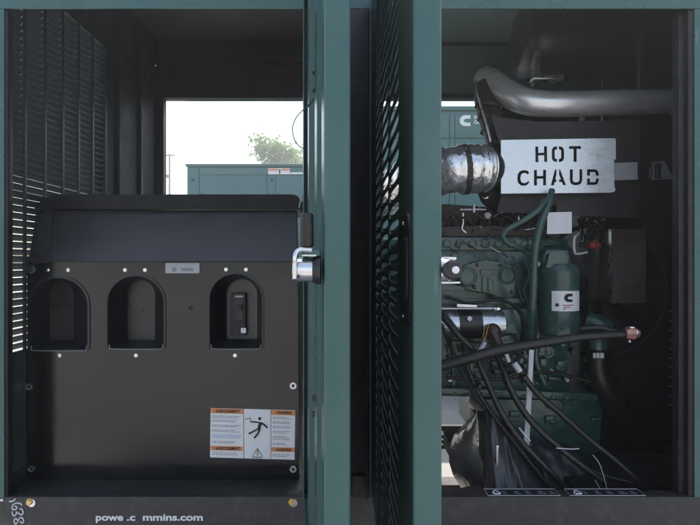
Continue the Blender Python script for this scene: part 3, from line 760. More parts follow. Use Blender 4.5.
for (xa0, xa1, ys_) in ((212, 241.5, (415.5, 417.0, 419.4, 420.9, 424.6, 426.0, 429.4, 431.0, 440.8, 442.3, 452.2, 453.9)),
                        (272.6, 292, (414.9, 416.4, 419.6, 421.0, 424.0, 425.6, 429.0, 430.6, 434.2, 435.7, 437.2, 440.9, 442.4, 452.2, 453.8))):
    for yy in ys_:
        x = xa0; end = xa1 - rnd.uniform(0, 7)
        while x < end:
            l_ = rnd.uniform(1.2, 4.2); x2 = min(x + l_, end)
            b.mesh(plate([dq(x, x2, yy, yy + 0.55, 0.0006)], yd - 0.0006, 0.0004)); x = x2 + 0.5
b.build('small_print', INKG, wdo)
b = MB()
for yy in (434.2, 435.7, 437.2):
    x = 212
    while x < 240:
        x2 = min(x + rnd.uniform(1.5, 4), 241); b.mesh(plate([dq(x, x2, yy, yy + 0.55, 0.0006)], yd - 0.0006, 0.0004)); x = x2 + 0.5
b.build('small_print', INKB, wdo)

# ============================================================ ENGINE BAY
YE = 2.30
eng = thing('diesel_engine', (0.75, 2.6, 0.55), 'green painted diesel engine filling the right bay behind the cables', 'engine')
def prism_px(b, pts, Y0, Y1, bev=0.0, mi=0): b.prism(PP(pts, Y0), Y0, Y1, mi=mi, bevel=bev); return b
b = MB()
b.box(0.15, 1.02, YE + 0.06, 2.95, W(0, 400, YE).z, W(0, 238, YE).z, 0.01)
# ribs and ledges of the block
for x in (452, 470, 505, 524, 532):
    prism_px(b, [(x, 335), (x + 3, 335), (x + 3, 385), (x, 385)], YE + 0.035, YE + 0.07)
prism_px(b, [(425, 236), (560, 240), (560, 246), (425, 244)], YE + 0.02, YE + 0.07, 0.003)
prism_px(b, [(425, 286), (470, 286), (470, 290), (425, 290)], YE + 0.02, YE + 0.07)
prism_px(b, [(425, 300), (540, 298), (540, 303), (425, 305)], YE + 0.02, YE + 0.07, 0.002)
for k in range(9):
    x = 448 + k * 11.5; prism_px(b, [(x, 346), (x + 6, 345), (x + 7, 352), (x, 353)], YE + 0.03, YE + 0.07, 0.003)
b.build('engine_block', ENG, eng)
# front cover flange: outline read from the photograph at its own depth, with real relief
ce = lambda L: [(430 + a / 4.036, 200 + c / 4.036) for a, c in L]
b = MB()
prism_px(b, ce([(98, 300), (118, 275), (150, 262), (178, 248), (225, 243), (272, 244), (300, 262), (338, 262), (346, 300), (344, 385), (312, 397), (262, 395), (252, 372), (182, 372), (150, 362), (118, 340)]), YE, YE + 0.05, 0.006)
b.build('gear_cover', ENG, eng, angle=30)
b = MB()
c = W(*ce([(150, 310)])[0], YE); b.lathe((c.x, YE + 0.001, c.z), (0, -1, 0), [(0, 0.045), (0.02, 0.042), (0.026, 0.034), (0.026, 0.03), (0.018, 0.028)], seg=36); b.build('cover_boss', ENG, eng); b = MB()
c = W(*ce([(312, 305)])[0], YE); b.lathe((c.x, YE + 0.001, c.z), (0, -1, 0), [(0, 0.040), (0.012, 0.038), (0.016, 0.03), (0.008, 0.028)], seg=36)
b.build('cover_boss', ENG, eng)
b = MB()
prism_px(b, ce([(205, 282), (258, 282), (258, 302), (205, 302)]), YE - 0.012, YE + 0.002, 0.003)
prism_px(b, ce([(212, 310), (225, 310), (225, 370), (212, 370)]), YE - 0.012, YE + 0.002, 0.002)
prism_px(b, ce([(236, 312), (250, 318), (262, 345), (255, 372), (236, 372)]), YE - 0.012, YE + 0.002, 0.003)
b.build('cover_rib', ENG, eng)
for a, c_ in ((284, 264), (180, 354), (126, 180), (110, 286), (330, 372), (262, 388), (330, 275), (190, 262), (290, 172), (404, 172), (230, 172)):
    px, py = ce([(a, c_)])[0]; p = W(px, py, YE); yy = YE + 0.001 if c_ > 200 else YE + 0.03
    MB().bolt((p.x, yy, p.z), (0, -1, 0), 0.007, 0.008).build('bolt', RUBBER if c_ != 172 else STEEL, eng)
# cylinder head row and dark rocker / manifold assembly
b = MB(); prism_px(b, [(420, 236), (545, 236), (545, 250), (420, 250)], YE + 0.03, 2.8, 0.006)
for k in range(8):
    x = 446 + k * 13; c = W(x, 243.5, YE + 0.03); b.lathe((c.x, YE + 0.031, c.z), (0, -1, 0), [(0, 0.022), (0.012, 0.020), (0.016, 0.012)], seg=20)
b.build('cylinder_head', ENG, eng)
b = MB(); prism_px(b, [(420, 226), (548, 224), (548, 236), (420, 237)], YE + 0.0, 2.75, 0.012); b.build('exhaust_manifold', IRON, eng)
b = MB()
prism_px(b, [(425, 206), (445, 204), (500, 208), (546, 206), (546, 226), (425, 226)], YE + 0.08, 2.7, 0.01)
b.build('rocker_cover', IRON, eng)
b = MB()
rnd = random.Random(11)
for k in range(15):
    x = 442 + k * 6.6; h = rnd.uniform(4, 12); r = rnd.uniform(1.2, 3.6) * YE / F
    b.cyl(W(x, 228, YE + 0.04), W(x + rnd.uniform(-1, 1), 226 - h, YE + 0.04), r, r * rnd.uniform(.6, 1.1), seg=12)
    b.blob(W(x + 2, 224 - rnd.uniform(0, 10), YE + 0.02), (0.010, 0.012, 0.009), 1)
for k in range(7):
    x = 445 + k * 14; b.tube([W(x, 224, YE), W(x + 4, 218 - rnd.uniform(0, 4), YE - 0.02), W(x + 10, 219, YE - 0.02), W(x + 13, 226, YE)], 0.0045, seg=8)
b.build('fuel_rail', IRON, eng)
b = MB(); b.tube([W(460, 209.7, YE - 0.02), W(486, 209.5, YE - 0.02)], 0.0035, seg=8, smooth=False); b.build('dipstick_rod', STEEL, eng)
b = MB(); b.tube([W(474, 204, YE - 0.025), W(474, 212.5, YE - 0.025)], [0.0045, 0.006], seg=10, smooth=False)
b.build('fitting', STEEL, eng)
b = MB(); b.tube([W(463, 213, YE), W(463, 223, YE), W(462, 229, YE), W(466, 233, YE)], 0.006, seg=10); b.build('breather_pipe', STEEL, eng)
b = MB(); b.tube([W(519, 213, YE), W(518.5, 221, YE)], 0.006, seg=10, smooth=False); b.build('fitting', CHROME, eng)
b = MB(); b.lathe(W(487, 216, YE + 0.0), (0, -1, 0), [(0, 0.016), (0.02, 0.015), (0.024, 0.008)], seg=20); b.build('sensor_cap', GREYL, eng)
# sump rail, sump
b = MB(); prism_px(b, [(440, 388), (600, 394), (600, 401), (440, 396)], YE + 0.0, 2.9, 0.004)
b.build('sump_flange', ENG, eng)
b = MB(); prism_px(b, [(482, 399), (604, 400), (600, 452), (560, 470), (505, 468), (482, 445)], YE + 0.05, 2.85, 0.012)
b.build('sump', ENG, eng)
for k in range(11):
    p = W(455 + k * 14, 393.5 + k * 0.45, YE); MB().bolt((p.x, YE - 0.0005, p.z), (0, -1, 0), 0.006, 0.008).build('bolt', ENG, eng)
b = MB()
prism_px(b, [(500, 336), (516, 334), (522, 352), (518, 372), (504, 374), (498, 356)], YE + 0.02, YE + 0.08, 0.008)
c = W(522, 361, YE); b.lathe((c.x, YE + 0.03, c.z), (0, -1, 0), [(0, 0.026), (0.02, 0.024), (0.03, 0.014), (0.02, 0.012)], seg=24)
b.tube([W(535, 300, YE), W(538, 330, YE - 0.01), W(536, 360, YE), W(545, 385, YE)], 0.014, seg=12)
b.build('coolant_housing', ENG, eng)
b = MB()
for pts in ([(519, 258), (526, 264), (529, 276), (524, 290), (528, 304)], [(512, 256), (520, 270), (518, 285), (522, 300)], [(540, 255), (536, 270), (541, 300), (538, 318)]):
    b.tube([W(a, c, YE + 0.01) for a, c in pts], 0.0045, seg=8)
b.build('injector_pipe', ENGL, eng)
# cast detail scattered over the block side: core plugs, bosses, brackets, small lines
rnd = random.Random(21)
b = MB()
for px, py, r in ((456, 256, 5), (548, 352, 6), (560, 366, 5), (480, 372, 6), (512, 377, 4), (590, 378, 7), (575, 352, 4), (455, 360, 5), (543, 378, 4)):
    c = W(px, py, YE + 0.05); b = MB(); b.lathe((c.x, YE + 0.061, c.z), (0, -1, 0), [(0, r * .0046), (0.018, r * .0043), (0.018, r * .003), (0.010, r * .0028)], seg=20); b.build('core_plug', ENG, eng)
b = MB()
for k in range(26):
    px = rnd.uniform(446, 610); py = rnd.choice([rnd.uniform(340, 386), rnd.uniform(404, 440), rnd.uniform(248, 300) if px < 470 else rnd.uniform(345, 385)])
    if py > 396 and px < 500: px += 60
    p = W(px, py, YE + 0.02); s1, s2 = rnd.uniform(0.008, 0.03), rnd.uniform(0.006, 0.02)
    b = MB(); b.box(p.x - s1, p.x + s1, YE + rnd.uniform(0.015, 0.045), YE + 0.075, p.z - s2, p.z + s2, 0.003); b.build('cast_boss', ENG, eng)
b = MB()
for k in range(5):
    y = 340 + k * 9.5; x = 446 + k * 14
    b.tube([W(x, y, YE + 0.01), W(x + 18, y + rnd.uniform(-3, 3), YE - 0.01), W(x + 34, y + rnd.uniform(-3, 6), YE), W(x + 58, y + 4, YE + 0.02)], 0.0045 + 0.002 * (k % 2), seg=8)
b.tube([W(446, 378, YE - 0.02), W(500, 379, YE - 0.02), W(545, 372, YE - 0.01), W(600, 384, YE)], 0.008, seg=10)
b.build('oil_line', IRON, eng)
for k in range(8):
    p = W(450 + k * 19.5, 380 + (k % 2) * 3, YE + 0.03); MB().bolt(p, (0, -1, 0), 0.0065, 0.01).build('bolt', STEEL if k % 3 == 0 else IRON, eng)
rnd = random.Random(77)
for k in range(46):
    px = rnd.uniform(444, 600); py = rnd.choice([rnd.uniform(205, 236), rnd.uniform(238, 300), rnd.uniform(340, 384), rnd.uniform(340, 384)])
    Yb = YE + (0.06 if py < 226 else -0.003 if py < 237 else 0.055)
    if 455 < px < 518 and 258 < py < 300: Yb = YE - 0.001
    p = W(px, py, Yb); MB().bolt(p, (0, -1, 0), rnd.uniform(0.004, 0.008), 0.012).build('bolt', rnd.choice([STEEL, ENG, IRON, ENG, RUBBER]), eng)
for k in range(9):
    x = rnd.uniform(446, 520); y = rnd.uniform(208, 250); b = MB()
    b.tube([W(x, y, YE + 0.0), W(x + rnd.uniform(5, 14), y + rnd.uniform(-6, 8), YE - 0.03), W(x + rnd.uniform(12, 26), y + rnd.uniform(-8, 10), YE - 0.025), W(x + rnd.uniform(20, 38), y + rnd.uniform(0, 16), YE + 0.01)], rnd.uniform(0.002, 0.004), seg=7)
    b.build('fuel_line', rnd.choice([IRON, ENGL, RUBBER, STEEL]), eng)
b = MB(); b.tube([W(446, 296, YE - 0.02), W(470, 303, YE - 0.03), W(500, 300, YE - 0.02), W(521, 312, YE - 0.02), W(524, 340, YE - 0.02), (W(514, 372, YE - 0.01))], 0.007, seg=9); b.build('wiring_sleeve', RUBBER, eng)
b = MB(); prism_px(b, [(500, 310), (527, 308), (529, 330), (520, 334), (503, 334)], YE - 0.01, YE + 0.06, 0.005); b.build('starter_flange', ENG, eng)
# engine mounts
b = MB(); b.box(0.78, 0.86, YE + 0.1, YE + 0.22, 0.54, W(0, 455, YE).z); b.build('mount', BLACKM, eng)

# starter motor (bolted on, own look): part of the engine
b = MB(); c = W(430, 324, YE - 0.06); b.lathe((c.x, c.y, c.z), (1, 0, 0), [(0, 0.062), (0.29, 0.062), (0.32, 0.058), (0.335, 0.03)], seg=40); sm = b.build('starter_motor', STEEL, eng)
b = MB(); x0 = W(457, 0, c.y).x; x1 = W(479.5, 0, c.y).x; b.lathe((x0, c.y, c.z + 0.002), (1, 0, 0), [(0, 0.066), (x1 - x0, 0.066)], seg=40); b.build('clamp_band', PLASTIC, sm)
b = MB(); p = W(469.5, 318.5, YE - 0.13); b.lathe(p, (0, -1, 0), [(0, 0.010), (0.006, 0.010), (0.006, 0.005), (0.002, 0.0045)], seg=20); b.build('terminal', WHITE, sm)
b = MB(); b.tube([W(440, 308.6, YE - 0.12), W(498, 308.4, YE - 0.12)], 0.0036, seg=8, smooth=False); b.build('tie_rod', WHITE, sm)
b = MB(); b.bolt(W(494, 308.6, YE - 0.12), (1, 0, 0), 0.008, 0.012); p = W(498, 308.5, YE - 0.125); b.blob(p, (0.014, 0.008, 0.009), 1); b.build('rod_nut', CHROME, sm)
b = MB(); b.blob(W(493, 333, YE - 0.14), (0.036, 0.03, 0.042), 3); b.tube([W(493, 333, YE - 0.15), W(498, 345, YE - 0.16), W(502, 356, YE - 0.16)], [0.026, 0.022, 0.018]); b.build('terminal_boot', BROWNP, sm)
b = MB(); b.tube([W(485, 325, YE - 0.16), W(483.5, 335, YE - 0.17), W(484, 341, YE - 0.17)], 0.002, seg=8); b.tube([W(489, 324, YE - 0.16), W(486.5, 333, YE - 0.17), W(485, 341, YE - 0.17)], 0.002, seg=8); b.build('wire', GOLD, sm)
b = MB(); p0 = W(479, 352, YE - 0.18); p1 = W(485, 342, YE - 0.18); b.tube([p0, p1], 0.010, seg=12, smooth=False); b.build('wire_sleeve', MIDW, sm)
b = MB(); prism_px(b, [(457, 304), (477, 305), (477, 307.4), (457, 307)], YE - 0.13, YE - 0.10, 0.001); b.build('bracket', STEEL, sm)

# spin-on filter canister
fl = thing('fuel_filter', W(559, 340, 2.22), 'tall green cylindrical filter canister carrying a white label', 'filter')
c = W(559, 336, 2.22); s_ = 2.22 / F
b = MB(); b.lathe(c, (0, 0, 1), [(0, 15 * s_), (3 * s_, 18.5 * s_), (8 * s_, 19 * s_), (62 * s_, 19 * s_), (64 * s_, 19.6 * s_), (66 * s_, 19 * s_), (72 * s_, 15 * s_)], seg=48); b.build('canister', ENGL, fl)
b = MB(); prism_px(b, [(550, 250), (568, 250), (573, 268), (546, 268)], 2.17, 2.27, 0.006); b.box(c.x - 0.03, c.x + 0.05, 2.25, YE + 0.1, c.z + 66 * s_, c.z + 84 * s_); b.build('filter_head', ENG, fl)
b = MB(); b.tube([W(543, 262, 2.2), W(545, 254, 2.18), W(551, 251, 2.18), W(560, 252, 2.2), W(566, 256, 2.22)], 0.010, seg=12); b.build('inlet_pipe', ENG, fl)
b = MB(); p = W(538, 264, 2.2); b.blob(p, (0.010, 0.01, 0.012), 2); b.build('sender', GREYL, fl)
b = MB()
def onf(px, py, dr=0.0012):
    r = 19 * s_ + dr; x = (px - 559) * s_; x = max(-r * .98, min(r * .98, x))
    return (c.x + x, c.y - math.sqrt(r * r - x * x), CZ - (py - 262.5) * s_)
b.grid([[onf(546 + 27.5 * i / 12, y) for i in range(13)] for y in (290, 309.5)])
fl_lab = b.build('filter_label', WHITE, fl)
b = MB(); me = plate_mesh([logo_c(0, 8, 0, 8)], 0.2)
for v in me.vertices: v.co = Vector(onf(556 + v.co.x, 300.5 - v.co.y, 0.0045))
b.mesh(me); b.grid([[onf(548.5 + i, y, 0.002) for i in range(4)] for y in (302, 305)]); b.build('print', INK, fl_lab)
b = MB()
for yy, xa_, xb_ in ((303.2, 554.5, 565), (305.2, 555.5, 562), (307, 555, 558)): b.grid([[onf(xa_ + (xb_ - xa_) * i / 6, y, 0.002) for i in range(7)] for y in (yy, yy + 0.9)])
b.build('print', REDP, fl_lab)

# green coolant hoses
h = MB(); h.tube([W(552, 190, 2.16), W(548, 205, 2.13), W(541, 222, 2.12), W(536.5, 240, 2.12), W(534, 262, 2.12), W(533, 290, 2.13), W(531, 320, 2.16), W(530, 350, 2.3)], [0.013, 0.014, 0.016, 0.0165, 0.017, 0.017, 0.018, 0.018], seg=20, ripple=lambda i: 1 + (0.05 if i % 2 and i < 18 else 0))
hh = h.build('vertical_hose', ENGL); tag(hh, 'thick green hose running straight down beside the filter canister', 'hose')
h = MB(); h.tube([W(546, 200, 2.12), W(538, 210, 2.10), W(524, 220, 2.10), W(508, 229, 2.11), W(503, 236, 2.12), W(508, 243, 2.13), W(518, 247, 2.15), W(527, 253, 2.18), W(534, 262, 2.16)], 0.0115, seg=16)
tag(h.build('looped_hose', ENGL), 'thinner green hose looping left over the engine top into the thick hose', 'hose')

# insulated turbo elbow (foil wrap)
ei = thing('foil_wrapped_duct', W(462, 195, 2.2), 'crinkled silver foil-wrapped duct elbow at the door edge, left of the sign', 'duct')
b = MB(); b.tube([W(385, 200, 2.62), W(398, 185, 2.5), W(412, 178, 2.36), W(425, 176, 2.25), W(440, 172, 2.2), W(452, 170, 2.17), W(466, 169, 2.17), W(479, 169, 2.19), W(485, 169, 2.2)], [0.09, 0.094, 0.097, 0.098, 0.099, 0.098, 0.102, 0.102, 0.099], seg=40, sub=8, ripple=lambda i: 1 + 0.035 * math.sin(i * 2.1) * math.sin(i * 0.7))
for v in b.bm.verts:
    v.co += Vector((0, 0, 0.003 * math.sin(v.co.x * 90 + v.co.y * 40) + 0.002 * math.sin(v.co.x * 170 - v.co.z * 130)))
b.build('foil_wrap', FOIL, ei)
b = MB(); b.tube([W(462, 170, 2.17), W(467, 169.6, 2.17)], [0.107, 0.107], seg=40, smooth=False); b.build('clamp_band', IRON, ei)
b = MB(); b.tube([W(482, 169, 2.22), W(490, 170, 2.33), W(505, 176, 2.44)], [0.095, 0.095, 0.10], seg=32); b.tube([W(484, 190, 2.27), W(490, 197, 2.32), W(502, 203, 2.4)], [0.03, 0.045, 0.05], seg=20); b.build('turbo_housing', BLACKM, ei)
b = MB(); b.tube([W(482.5, 197, 2.14), W(485, 198.5, 2.14), W(488, 197, 2.14)], 0.003, seg=6); b.build('clip', CHROME, ei)

# exhaust pipe with downturn
ex = thing('exhaust_pipe', W(590, 110, 2.3), 'large silver exhaust pipe crossing above the heat sign, bending down at its left end', 'exhaust pipe')
b = MB(); b.tube([W(720, 100.5, 2.34), W(684, 101, 2.32), W(640, 102, 2.30), W(590, 103.5, 2.28), W(548, 104, 2.27), W(524, 101, 2.29), W(506, 92, 2.36), W(492, 82, 2.46), W(486, 79, 2.56)], [0.052, 0.052, 0.056, 0.056, 0.057, 0.058, 0.060, 0.06, 0.06], seg=40, sub=10)
b.build('pipe', PIPE, ex)
b = MB(); b.tube([W(674, 101, 2.315), W(676, 101, 2.316)], [0.0575, 0.0575], seg=36, smooth=False); b.build('slip_joint', STEEL, ex)
b = MB(); b.tube([W(486, 86, 2.45), W(486, 98, 2.42), W(490, 116, 2.38), W(495, 134, 2.34), W(498, 150, 2.3)], [0.05, 0.056, 0.056, 0.05, 0.048], seg=32); b.build('downpipe', IRON, ex)
b = MB(); b.tube([W(475.5, 142 - 62, 2.33), W(477, 92, 2.32), W(481, 106, 2.31), W(486, 122, 2.29), W(491, 142, 2.27)], 0.0055, seg=8); b.build('pale_edge_line', STEEL, ex)  # thin bright steel tube down the left edge of the downpipe
for py, px in ((107, 488), (120, 490.5), (133, 493.5)):
    b = MB(); c0 = W(px, py, 2.37); b.tube([c0 + Vector((0, 0, 0.006)), c0 - Vector((0.002, 0, 0.006))], [0.0605, 0.0605], seg=32, smooth=False); b.build('clamp', IRON, ex)
b = MB(); b.tube([W(531, 88, 2.19), W(531, 80, 2.19)], 0.0, seg=6, smooth=False) if False else None

# muffler
mf = thing('muffler', W(600, 82, 2.75), 'big dark rounded muffler drum hanging under the roof above the pipe', 'muffler')
b = MB(); c = W(516, 40, 2.72); R_ = 0.212
b.lathe((c.x, 2.72, c.z), (1, 0, 0), [(0, 0.10), (0.006, 0.145), (0.02, 0.175), (0.045, 0.198), (0.08, R_ - 0.004), (0.12, R_), (1.0, R_), (1.05, 0.16)], seg=56); b.build('drum', PLASTIC, mf)
b = MB(); b.box(W(530, 0, 2.55).x, W(560, 0, 2.55).x, 2.50, 2.56, W(0, 79, 2.5).z, W(0, 74, 2.5).z, 0.002); b.box(W(536, 0, 2.55).x, W(541, 0, 2.55).x, 2.56, 2.62, W(0, 79, 2.5).z, ZT - 0.06); b.build('hanger', STEEL, mf)
b = MB(); b.box(W(628, 0, 2.6).x, W(632, 0, 2.6).x, 2.49, 2.52, W(0, 90, 2.5).z, ZT - 0.06); b.build('strap', BLACKM, mf)

# heat shield carrying the sign
hs = thing('heat_shield', W(570, 214, 2.24), 'matt black heat shield plate standing behind the bilingual heat sign', 'heat shield')
b = MB(); b.mesh(plate([PP([(492, 117), (505, 118), (540, 122), (640, 120), (640, 218), (497, 212), (503, 190), (501, 150)], 2.24)], 2.24, 0.003, 0.0008)); b.build('shield_plate', BLACKM, hs)
b = MB(); b.box(W(520, 0, 2.24).x, W(524, 0, 2.24).x, 2.245, 2.5, W(0, 210, 2.24).z, W(0, 206, 2.24).z); b.box(W(630, 0, 2.24).x, W(634, 0, 2.24).x, 2.245, 2.5, W(0, 140, 2.24).z, W(0, 136, 2.24).z); b.build('shield_bracket', BLACKM, hs)
b = MB(); b.tube([W(602, 80, 2.2), W(602, 88, 2.2)], 0.0022, seg=6, smooth=False); b.tube([W(602, 115, 2.2), W(602, 121, 2.22)], 0.003, seg=6, smooth=False); b.build('stud', STEEL, hs)

# HOT / CHAUD stencil plate with cut-out letters
YS = 2.19
sg = thing('stencil_sign', W(558, 192, YS), 'bright brushed metal sign with the words HOT and CHAUD cut out as stencil letters', 'sign')
outline = PP([(501, 140), (613, 138.2), (615.6, 138.6), (615.8, 142), (615.9, 159), (614.2, 160), (614.4, 186), (615.6, 190), (614, 192.0), (610, 192.6), (501, 193.6)], YS)
def SG(L): return PP([(495 + a / 5.385, 130 + c / 5.385) for a, c in L], YS)
def R4(x0, x1, y0, y1): return [(x0, y0), (x1, y0), (x1, y1), (x0, y1)]
def arcpts(cx, cy, rx, ry, a0, a1, n=7): return [(cx + rx * math.cos(math.radians(a0 + (a1 - a0) * k / n)), cy - ry * math.sin(math.radians(a0 + (a1 - a0) * k / n))) for k in range(n + 1)]
Ls = []
# H
Ls.append([(217, 89), (233, 89), (233, 123), (264, 122), (264, 88), (280, 88), (281, 172), (265, 172), (265, 136), (233, 137), (234, 173), (218, 173)])
# O as two brackets with stencil gaps
def halfring(cx, cy, w_, h_, r, t, side):
    o = arcpts(cx - side * 0, cy, w_, h_, 0, 0, 1)
    # outer path for right side (side=1)
    xo, xi = cx + side * w_, cx + side * (w_ - t)
    xg = cx + side * 5
    return [(xg, cy - h_), (xo - side * r, cy - h_), (xo - side * r * .3, cy - h_ + r * .3), (xo, cy - h_ + r), (xo, cy + h_ - r), (xo - side * r * .3, cy + h_ - r * .3), (xo - side * r, cy + h_), (xg, cy + h_),
            (xg, cy + h_ - t), (xi - side * (r - t * .6), cy + h_ - t), (xi, cy + h_ - r), (xi, cy - h_ + r), (xi - side * (r - t * .6), cy - h_ + t), (xg, cy - h_ + t)]
Ls.append(halfring(339, 130, 33, 42, 20, 16, -1)); Ls.append(halfring(339, 130, 33, 42, 20, 16, 1))
# T (bar + stem)
Ls.append([(399, 87), (463, 86), (463, 102), (440, 102), (440, 172), (423, 172), (423, 102), (399, 102)])
# C
Ls.append([(178, 240), (166, 232), (150, 232), (140, 242), (137, 258), (138, 272), (146, 284), (160, 286), (172, 282), (181, 272), (184, 284), (172, 296), (156, 301), (138, 298), (124, 284), (120, 262), (122, 238), (134, 222), (152, 216), (172, 218), (184, 228)])
# H
Ls.append([(210, 215), (226, 215), (226, 248), (259, 247), (259, 214), (275, 214), (275, 298), (259, 298), (259, 262), (226, 263), (226, 299), (210, 299)])
# A : two legs with gap
Ls.append([(331, 213), (323, 213), (301, 298), (317, 298), (322, 280), (331, 280), (331, 266), (325, 266), (331, 240)])
Ls.append([(345, 213), (351, 213), (382, 297), (366, 297), (360, 280), (345, 280), (345, 266), (355, 266), (345, 240)])
# U
Ls.append([(403, 212), (419, 212), (419, 270), (425, 280), (438, 282), (450, 278), (455, 268), (455, 211), (470, 211), (470, 272), (464, 288), (446, 297), (424, 297), (408, 288), (403, 274)])
# D : halves
Ls.append([(496, 211), (540, 211), (554, 220), (559, 234), (559, 246), (543, 246), (543, 236), (537, 227), (512, 227), (512, 246), (496, 246)])
Ls.append([(496, 261), (512, 261), (512, 281), (536, 281), (543, 273), (543, 261), (559, 261), (559, 275), (552, 289), (540, 296), (496, 296)])
b = MB(); b.mesh(plate([outline] + [SG(l) for l in Ls], YS, 0.002, 0.0)); b.build('sign_plate', BRUSH, sg)
for px, py in ((508, 166), (609, 166)):
    pass
# sign standoff to the shield
b = MB()
for px, py in ((512, 150), (604, 182)): b.cyl(W(px, py, YS + 0.002), W(px, py, 2.24), 0.006, seg=10)
b.build('standoff', BLACKM, sg)
# little plates
t_ = MB(); t_.mesh(plate([PP([(614.5, 163), (637.5, 162), (637.7, 179.5), (614.5, 180.3)], 2.215)], 2.215, 0.002)); t_.box(W(620, 0, 2.2).x, W(632, 0, 2.2).x, 2.2172, 2.2385, W(0, 176, 2.2).z, W(0, 168, 2.2).z)
tag(t_.build('small_tag_plate', GREYL), 'small blank grey plate at the right edge of the bilingual heat sign', 'plate')
t_ = thing('white_sticker_plate', W(559, 234, 2.2), 'blank white rectangular plate hanging below the bilingual heat sign', 'plate')
b = MB(); b.mesh(plate([PP([(547.5, 212.5), (571.8, 211.8), (571.8, 233.4), (547, 234)], 2.19)], 2.19, 0.002)); b.build('plate_face', WHITE, t_)
b = MB(); b.box(W(556, 0, 2.2).x, W(562, 0, 2.2).x, 2.192, 2.238, W(0, 216, 2.2).z, W(0, 205, 2.2).z); b.build('plate_hanger', BLACKM, t_)

# radiator bulkhead / airbox behind, right side
rd = thing('radiator_shroud', (1.35, 2.75, 0.6), 'tall black radiator shroud closing the right end of the engine bay', 'radiator')
YR = 2.55
b = MB(); b.box(W(585, 0, YR).x, XR - 0.04, YR, 2.62, 0.6, W(0, 108, YR).z, 0.006)
b.box(W(585, 0, YR).x, W(590, 0, YR).x, YR - 0.03, YR, 0.6, W(0, 200, YR).z)
b.build('shroud_panel', BLACKM, rd)
b = MB(); b.box(W(595, 0, YR).x, XR - 0.06, 2.622, 3.2, 0.6, W(0, 115, YR).z); b.build('radiator_core', BLACKM, rd)
b = MB()
for k in range(3):
    for x0, x1, y_ in ((657, 665, 238 + k * 9), (657, 665, 282 + k * 9)):
        b = MB(); b.box(W(x0, 0, YR).x, W(x1, 0, YR).x, YR - 0.008, YR - 0.001, W(0, y_ + 1.2, YR).z, W(0, y_, YR).z); b.build('vent_slat', LINER, rd)
for k in range(11):
    y_ = 311 + k * 9.3
    b = MB(); b.box(W(669, 0, YR).x, W(681, 0, YR).x, YR - 0.008, YR - 0.001, W(0, y_ + 1, YR).z, W(0, y_, YR).z); b.build('vent_slat', GREYL, rd)
for k in range(7):
    y_ = 112 + k * 3.4; b = MB(); b.box(W(600 + (k % 3) * 9, 0, YR).x, W(655 - (k * 7) % 13, 0, YR).x, YR - 0.008, YR - 0.001, W(0, y_ + 1, YR).z, W(0, y_, YR).z); b.build('vent_slat', LINER, rd)
# guard post with slats nearer the jamb
b = MB(); b.mesh(plate([PP([(612, 229), (646, 229), (645.6, 303), (612.5, 303)], 2.4)], 2.4, 0.004, 0.001)); b.box(W(612, 0, 2.4).x, W(646, 0, 2.4).x, 2.405, YR, W(0, 300, 2.4).z, W(0, 231, 2.4).z)
cp = b.build('control_cover', TAUPE, rd)
b = MB(); b.box(W(610.8, 0, 2.39).x, W(612, 0, 2.39).x, 2.385, 2.41, W(0, 303, 2.39).z, W(0, 229, 2.39).z); b.build('cover_edge', STEEL, rd)
b = MB(); b.mesh(plate([PP([(651, 162), (664, 161), (673, 177), (673.5, 179), (651, 180)], 2.5)], 2.5, 0.002)); b.box(W(655, 0, 2.5).x, W(662, 0, 2.5).x, 2.502, YR, W(0, 176, 2.5).z, W(0, 166, 2.5).z); tg = b.build('tag', GREYL, rd)
b = MB()
for x0, x1 in ((652.4, 653.2), (655.8, 657.8), (658.6, 662)): b.box(W(x0, 0, 2.49).x, W(x1, 0, 2.49).x, 2.4975, 2.4995, W(0, 179, 2.5).z, W(0, 163, 2.5).z)
b.build('tag_print', INK, tg)
# fan shroud ring hinted in the dark
b = MB(); c = W(600, 290, YR - 0.04)
b.tube([c + Vector((0.33 * math.cos(t), 0, 0.33 * math.sin(t))) for t in [2 * math.pi * k / 40 for k in range(41)]], 0.012, seg=8, smooth=False); b.build('fan_ring', BLACKM, rd)
for k in range(8):
    t = 2 * math.pi * k / 8; b = MB(); e = c + Vector((0.31 * math.cos(t), 0.0, 0.31 * math.sin(t))); m_ = c + Vector((0.05 * math.cos(t), 0.01, 0.05 * math.sin(t)))
    sd = Vector((-math.sin(t), 0, math.cos(t))) * 0.05
    b._app([m_ - sd * .5, m_ + sd * .5 + Vector((0, 0.03, 0)), e + sd + Vector((0, 0.03, 0)), e - sd, m_ - sd * .5 + Vector((0, .004, 0)), m_ + sd * .5 + Vector((0, 0.034, 0)), e + sd + Vector((0, 0.034, 0)), e - sd + Vector((0, .004, 0))],
           [(0, 1, 2, 3), (7, 6, 5, 4), (0, 4, 5, 1), (1, 5, 6, 2), (2, 6, 7, 3), (3, 7, 4, 0)]); b.build('fan_blade', BLACKM, rd)
